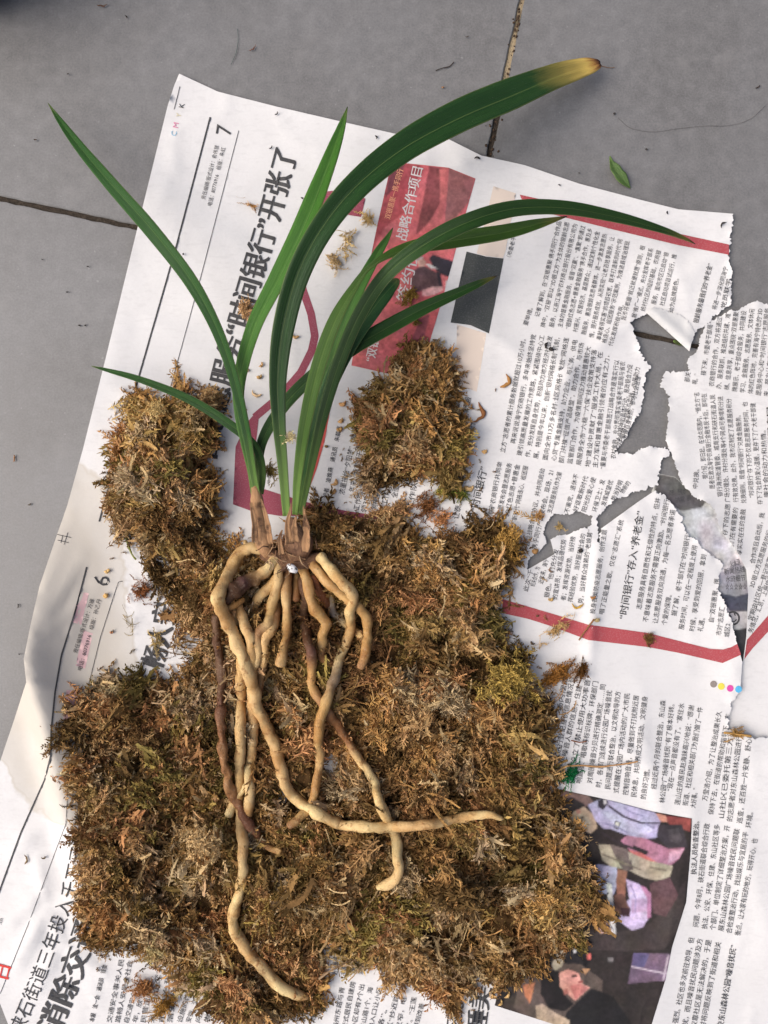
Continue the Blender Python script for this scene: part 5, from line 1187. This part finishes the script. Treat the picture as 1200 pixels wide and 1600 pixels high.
tuft(244, 1005, 8, 16, 332, (190, 166, 110), 'pale moss strand over the black headline character', yaw=1.3, stretch=2.4, ln=(16, 28), spread=0.3)
tuft(890, 1210, 12, 40, 333, (24, 108, 62), 'bright green plastic tinsel scrap at the edge of the night photograph', yaw=1.0, stretch=2.0, kind=('shaggy',), ln=(14, 26), spread=0.5, name='plastic_scrap', group=None)['category'] = 'plastic'

# ------------------------------------------------------------------ small things on the floor and the paper
def chip(px, py, length, width, ang, col, name, label, cat, group=None, hf=None, seed=0, bend=0.2):
    """a thin curled flake or splinter"""
    r_ = np.random.default_rng(seed+1000); n = 9
    t = np.linspace(-0.5, 0.5, n); bx = length*t; by = bend*length*(t*t*4-0.5)+r_.normal(0, 0.04*length, n)
    ca, sa = math.cos(ang), math.sin(ang)
    x = px+bx*ca-by*sa; y = py-(bx*sa+by*ca)
    z = (hf(x, y) if hf else 0*x)+0.0007+0.0006*np.abs(np.sin(t*5+seed))
    P = np.stack(W(x, y, z), 1); R = np.maximum(width*0.5*S*(1-(2*np.abs(t))**3*0.8)*r_.uniform(0.75, 1.2, n), 0.00008)
    o = tube(name, P, R, M_CHIP, None, 6, np.tile(np.array(lin(col)), (n, 1)), 0.3, seed, squash=0.6)
    return tag(o, label, cat, group)
FC = [(160, 8, 22, 4, 0.1, (96, 72, 58)), (197, 26, 8, 3, 2.2, (60, 52, 48)), (395, 75, 18, 3.2, 0.7, (104, 70, 58)), (730, 57, 9, 3, 0.1, (70, 62, 58)), (55, 218, 6, 4, 0, (82, 66, 52)), (106, 115, 4, 3, 0, (60, 54, 50)), (22, 716, 14, 5, 1.6, (140, 100, 66)), (46, 788, 7, 3, 0.6, (96, 86, 70)), (133, 508, 6, 3, 0.5, (62, 58, 56)), (105, 456, 5, 3, 0, (50, 48, 46)), (124, 508, 5, 3, 0, (60, 54, 50)), (28, 947, 9, 4, 1.4, (70, 66, 62)), (30, 1022, 4, 3, 0, (50, 46, 44)), (1184, 136, 12, 3, 0.5, (58, 50, 46)), (692, 136, 6, 4, 0, (150, 112, 80)), (960, 177, 5, 5, 0, (60, 56, 54)), (1010, 233, 5, 4, 0, (64, 60, 56)), (905, 270, 4, 3, 0, (76, 70, 66)), (66, 405, 4, 3, 0, (56, 52, 50)), (137, 416, 4, 3, 0, (56, 52, 50))]
FL = ['flat brown curl at the top edge of the floor near the grey stand', 'small dark fleck to the right of the brown curl at the top edge', 'curled reddish bit on the floor beside the greenish hair', "dark chip on the floor above the broad leaf's burnt tip", 'brown speck on the floor left of the longest left leaf tip', 'dark dot on the floor above the tip of the left leaf', 'tan flake on the floor at the left edge of the picture', 'small olive flake on the floor below the tan flake', 'dark speck beside the left paper edge, level with the headline quotation mark', 'dark dot on the floor under the left joint', 'dark dot just left of the paper, above the short thin leaf', 'dark splinter on the floor left of the page number 6', 'tiny dot on the floor left of the lifted paper margin', 'dark splinter on the floor near the right edge, above the long hair', "orange brown spot on the floor below the broad leaf's middle joint", 'dark speck at the left end of the long hair', 'dark speck on the floor between the long hair and green leaf', 'faint speck on the floor between top paper edge and green leaf', 'dark speck on the floor left of the paper, under the left joint', 'dark speck beside the left paper edge below the joint']
for i, (x, y, l_, w_, a_, c_) in enumerate(FC):
    chip(x, y, l_*0.75, w_*0.6, a_, c_, 'dirt_speck', FL[i], 'dirt', 'specks on the bare floor', None, i)
PC = [(790, 596, 22, 6, 1.2, (160, 116, 66)), (748, 646, 34, 6, 1.3, (132, 88, 54)), (757, 705, 8, 6, 0.3, (200, 160, 104)), (748, 683, 4, 3, 0, (150, 110, 60)), (535, 630, 11, 6, 0.4, (196, 150, 100)), (532, 657, 9, 6, 0.6, (196, 156, 104)), (530, 670, 8, 6, 0.4, (186, 146, 90)), (510, 697, 5, 4, 0, (120, 96, 60)), (521, 768, 9, 5, 0.9, (190, 150, 100)), (523, 754, 12, 5, 0.9, (186, 146, 98)), (590, 760, 12, 4, 0.6, (160, 104, 60)), (733, 762, 14, 9, 0.2, (200, 166, 116)), (405, 588, 8, 6, 0.4, (170, 138, 92)), (386, 578, 6, 5, 0, (196, 170, 130)), (400, 616, 16, 5, -0.4, (206, 176, 136)), (461, 525, 12, 5, -0.4, (190, 152, 104)), (408, 570, 8, 4, 1.0, (180, 144, 100)), (250, 897, 13, 5, 0.8, (70, 46, 36)), (174, 988, 5, 4, 0, (176, 120, 84)), (903, 947, 18, 4, 0.05, (178, 142, 62)), (933, 968, 8, 6, 0.2, (196, 172, 120)), (927, 933, 8, 6, 0.2, (150, 106, 64)), (861, 936, 8, 6, 0.2, (176, 146, 96)), (836, 860, 9, 8, 0.2, (160, 122, 78)), (40, 1343, 15, 3, 1.6, (120, 100, 72)), (68, 1340, 7, 3, 0.3, (100, 84, 60)), (840, 962, 4, 3, 0, (110, 86, 60)), (832, 1005, 7, 3, -0.5, (96, 80, 62)), (826, 1053, 7, 3, -0.5, (96, 80, 62)), (793, 1555, 12, 5, 0.8, (190, 156, 104)), (782, 1567, 10, 4, 1.0, (170, 140, 90)), (167, 892, 8, 7, 0.5, (206, 170, 110)), (165, 930, 7, 9, 0.5, (206, 166, 104))]
PL = ['curved brown flake on the text column right of the right moss clump', 'dark hooked bark shred beside the time bank subheading', 'round tan crumb above the large time bank subheading', 'tiny brown dot above the round tan crumb', "tan crumb to the right of the red ribbon's top", 'upper tan crumb of the pair beside the byline', 'lower tan crumb of the pair beside the byline', 'small dark crumb between red ribbon and byline', 'lower straw crumb at the start of the byline', 'upper straw crumb at the start of the byline', 'thin brown curl on the column under the right moss clump', 'broad straw flake on the text under the green moss sprig', 'olive crumb beside the lower headline, above the long maroon frame', "pale crumb between the headline and the left shoot's leaves", "long pale flake above the maroon frame's corner", 'tan sliver beside the thin maroon curve', 'thin tan sliver under the light green leaf', 'dark stick on white paper below the left moss clump', 'reddish dot left of the lower heavy headline', 'yellow sliver above the lower red border', "straw crumb touching the lower red border's upper edge", 'brown crumb at the crease above the lower red border', 'straw crumb at the small tear above the red border', 'brown flake at the lower end of the torn grey strip', 'upright brown sliver on the blank lower left margin', 'small brown dash right of the upright sliver', "tiny brown dot on the lower red border's left part", 'thin dark dash on white paper under the red border', 'thin dark dash on white paper right of the yellowish tuft', 'tan flake on the dark corner of the night photograph', 'ochre flake at the lower left corner of the night photograph', 'round yellow crumb beside the top of page number 6', 'yellow crumb under the page number 6']
for i, (x, y, l_, w_, a_, c_) in enumerate(PC):
    chip(x, y, l_, w_, a_, c_, 'moss_crumb', PL[i], 'moss', 'crumbs on the newspaper', hA, i+60, 0.35)
PS = [(432, 177, 7, 2), (588, 214, 6, 2.4), (746, 247, 9, 3), (1130, 351, 12, 3), (1043, 332, 5, 3), (472, 309, 4, 3), (423, 230, 7, 2), (286, 397, 3, 2.5), (874, 289, 4, 2), (908, 861, 6, 6), (854, 540, 10, 5), (862, 545, 7, 7)]
SL = ['dark fleck on the top paper margin above the headline end', 'dark fleck on the top paper edge right of the upright leaf', 'dark hooked fleck on the margin above the banner photograph', 'dark hooked fleck at the top right corner of the newspaper', 'grey dot on the right part of the top margin', 'black dot right of the headline beside the upright leaf', "grey fleck just above the headline's last character", 'black dot on the thick black rule crossed by the left leaf', 'grey dot on the margin above the peach bar', 'black dot on the text below the torn grey strip', 'dark smudge on the crumpled column, left one of two', 'dark smudge on the crumpled column, right one of two']
for i, (x, y, l_, w_) in enumerate(PS):
    chip(x, y, l_, w_, 1.0+i, (52, 48, 46), 'soot_speck', SL[i], 'dirt', 'dark specks on the newspaper', hA, i+160, 0.3)
def strand(px_pts, r_px, col, name, label, cat, hf=None, lift=0.0006, sides=6):
    P = spline([(x, y) for x, y in px_pts], 5); z = (hf(P[:, 0], P[:, 1]) if hf else 0*P[:, 0])+lift
    o = tube(name, np.stack(W(P[:, 0], P[:, 1], z), 1), np.full(len(P), r_px*S), M_CHIP, None, sides, np.tile(np.array(lin(col)), (len(P), 1)), 0.25, len(px_pts), squash=0.9)
    return tag(o, label, cat)
strand([(371, 45), (372, 62), (369, 82), (361, 101)], 0.35, (62, 84, 80), 'hair', 'fine dark greenish hair on the floor above the newspaper corner', 'hair')
strand([(966, 184), (985, 200), (1020, 206), (1060, 201), (1100, 197), (1140, 196), (1172, 186), (1196, 165)], 0.24, (96, 92, 90), 'hair', 'long fine hair curving across the floor on the right', 'hair')
strand([(681, 110), (692, 106), (702, 104), (709, 97)], 0.8, (64, 56, 52), 'twig', 'small dark forked twig on the floor above the broad leaf', 'twig')
strand([(940, 103), (952, 106), (960, 105)], 0.6, (120, 92, 70), 'twig', 'hair-thin brown thread beside the burnt leaf tip', 'thread')
strand([(880, 1198), (905, 1196), (935, 1198), (958, 1196), (980, 1193), (996, 1190)], 1.3, (164, 126, 84), 'twig', 'thin tan twig lying across the lower right text column', 'twig', hA, 0.0022)
strand([(893, 1157), (905, 1160), (916, 1158)], 1.2, (130, 84, 60), 'twig', 'short reddish stem above the tan twig', 'twig', hA, 0.0018)
strand([(212, 874), (206, 866), (199, 848), (196, 836)], 1.6, (126, 130, 74), 'twig', 'greenish stem hanging below the left moss clump', 'twig', hA, 0.002)
strand([(858, 1208), (870, 1196), (886, 1188)], 2.0, (140, 112, 66), 'twig', 'forked ochre moss stem at the right edge of the heap', 'twig', hA, 0.004)
strand([(905, 1000), (915, 985), (928, 968)], 1.5, (130, 92, 60), 'twig', 'thin brown stem crossing the lower red border', 'twig', hA, 0.002)
strand([(1200-68, 1145), (1150, 1147), (1173, 1150)], 2.2, (164, 128, 74), 'twig', 'straw stub poking out at the right paper tear', 'twig', hA, 0.0022)
# small green leaf on the bare floor
lf = blade('fallen_leaf', [(953, 244, 1.0, 1.5, 0), (955, 252, 1.5, 6, 0), (960, 262, 2.2, 16, 5), (967, 273, 2.6, 20, 5), (975, 283, 2.4, 15, 5), (982, 291, 1.6, 5, 0), (985, 294, 1.2, 1, 0)], M_LEAF, (0.085, 0.155, 0.045), 20, None, None, 0.0003, 9, 2.0, 0.10, 4)
tag(lf, 'small oval green leaf lying on the grey floor', 'leaf')
lf2 = blade('leaf_scrap', [(1052, 533, 0.9, 3, 0), (1058, 534, 1.4, 9, 0), (1066, 536, 1.4, 8, 0), (1073, 537, 1.0, 2, 0)], M_LEAF, (0.055, 0.075, 0.022), 10, None, None, 0.0003, 7, 2.0, 0.2, 5)
tag(lf2, 'olive leaf scrap under the folded paper corner in the tear', 'leaf')
# crumbs of soil in the tile joint
sb = bmesh.new()
for i in range(70):
    t_ = random.random(); jx = 765+50*(1-t_); jy = 240*t_
    if 60 < jy < 185 and random.random() < 0.8: continue
    sp = 2.5 if jy < 185 else 7
    cx_, cy_, rr_ = jx+random.gauss(0, sp), jy+random.gauss(0, 4), random.uniform(0.9, 2.6)*S
    ic = bmesh.ops.create_icosphere(sb, subdivisions=1, radius=rr_)
    for v in ic['verts']:
        v.co = v.co*random.uniform(0.7, 1.3); v.co.z *= 0.7
        v.co += Vector(((cx_-600)*S, (800-cy_)*S, rr_*0.4))
ms_ = N('soil', 0.95, 0.1); ms_.col(ms_.ramp(ms_.noise(ms_.coord(), 900, 3), [(0.35, (0.03, 0.02, 0.014)), (0.7, (0.10, 0.065, 0.042))]))
tag(obj_bm('soil', sb, ms_.m), 'dark crumbly soil in the floor joint at the top paper edge', 'soil', kind='stuff')
# grey block standing in the top left corner, only its lower edge in view
blk = bmesh.new()
pts_ = [(-420, -40), (-60, 44), (-4, 30), (22, 4), (40, -30), (120, -420), (-420, -420)]
vb = [blk.verts.new(((x-600)*S, (800-y)*S, 0.012)) for x, y in pts_]
fb = blk.faces.new(vb); rg = bmesh.ops.extrude_face_region(blk, geom=[fb])
for e in rg['geom']:
    if isinstance(e, bmesh.types.BMVert): e.co.z = 0.075
bmesh.ops.recalc_face_normals(blk, faces=blk.faces)
bmesh.ops.bevel(blk, geom=list(blk.edges), offset=0.004, segments=3, affect='EDGES')
mb = N('grey_plastic', 0.6, 0.4); mb.col(mb.ramp(mb.noise(mb.coord(), 60, 4), [(0.3, (0.12, 0.125, 0.12)), (0.7, (0.17, 0.175, 0.168))]))
stand = bpy.data.objects.new('grey_stand', None); C.objects.link(stand); stand.location = ((-150-600)*S, (800+150)*S, 0)
tag(stand, 'rounded grey corner of a stand just entering the top left of the picture', 'stand')
body = obj_bm('body', blk, mb.m, stand); body.location = -stand.location
for fx, fy in ((-40, 0), (-330, -80), (40, -330), (-330, -330)):
    ft = bmesh.new(); bmesh.ops.create_cone(ft, cap_ends=True, segments=20, radius1=0.008, radius2=0.009, depth=0.0124)
    f_ = obj_bm('foot', ft, mb.m, stand); f_.location = Vector(((fx-600)*S, (800-fy)*S, 0.0062))-stand.location

# fine moss dust scattered on the paper round the heaps
db = Bag(); rd_ = np.random.default_rng(909)
x_ = rd_.uniform(150, 960, 6000); y_ = rd_.uniform(560, 1590, 6000)
dm_ = np.minimum(np.minimum(polydist(x_, y_, MAIN), polydist(x_, y_, LCL)), polydist(x_, y_, RCL))
ok_ = ~inpoly(x_, y_, MAIN) & ~inpoly(x_, y_, LCL) & ~inpoly(x_, y_, RCL) & inpoly(x_, y_, pA) & ~inpoly(x_, y_, pAh) & (rd_.random(6000) < 0.16*np.exp(-dm_/26))
x_, y_ = x_[ok_], y_[ok_]; nd_ = len(x_)
db.add(*fronds('flake', x_, y_, hA(x_, y_)+0.0009, rd_.random(nd_)*6.28, rd_.normal(0, 0.15, nd_), rd_.uniform(4, 12, nd_), PAL[rd_.integers(0, len(PAL), nd_)]*rd_.uniform(0.5, 1.0, (nd_, 1)), rd_))
tag(db.obj('moss_dust'), 'fine brown moss dust scattered on the paper round the heaps', 'moss', kind='stuff')
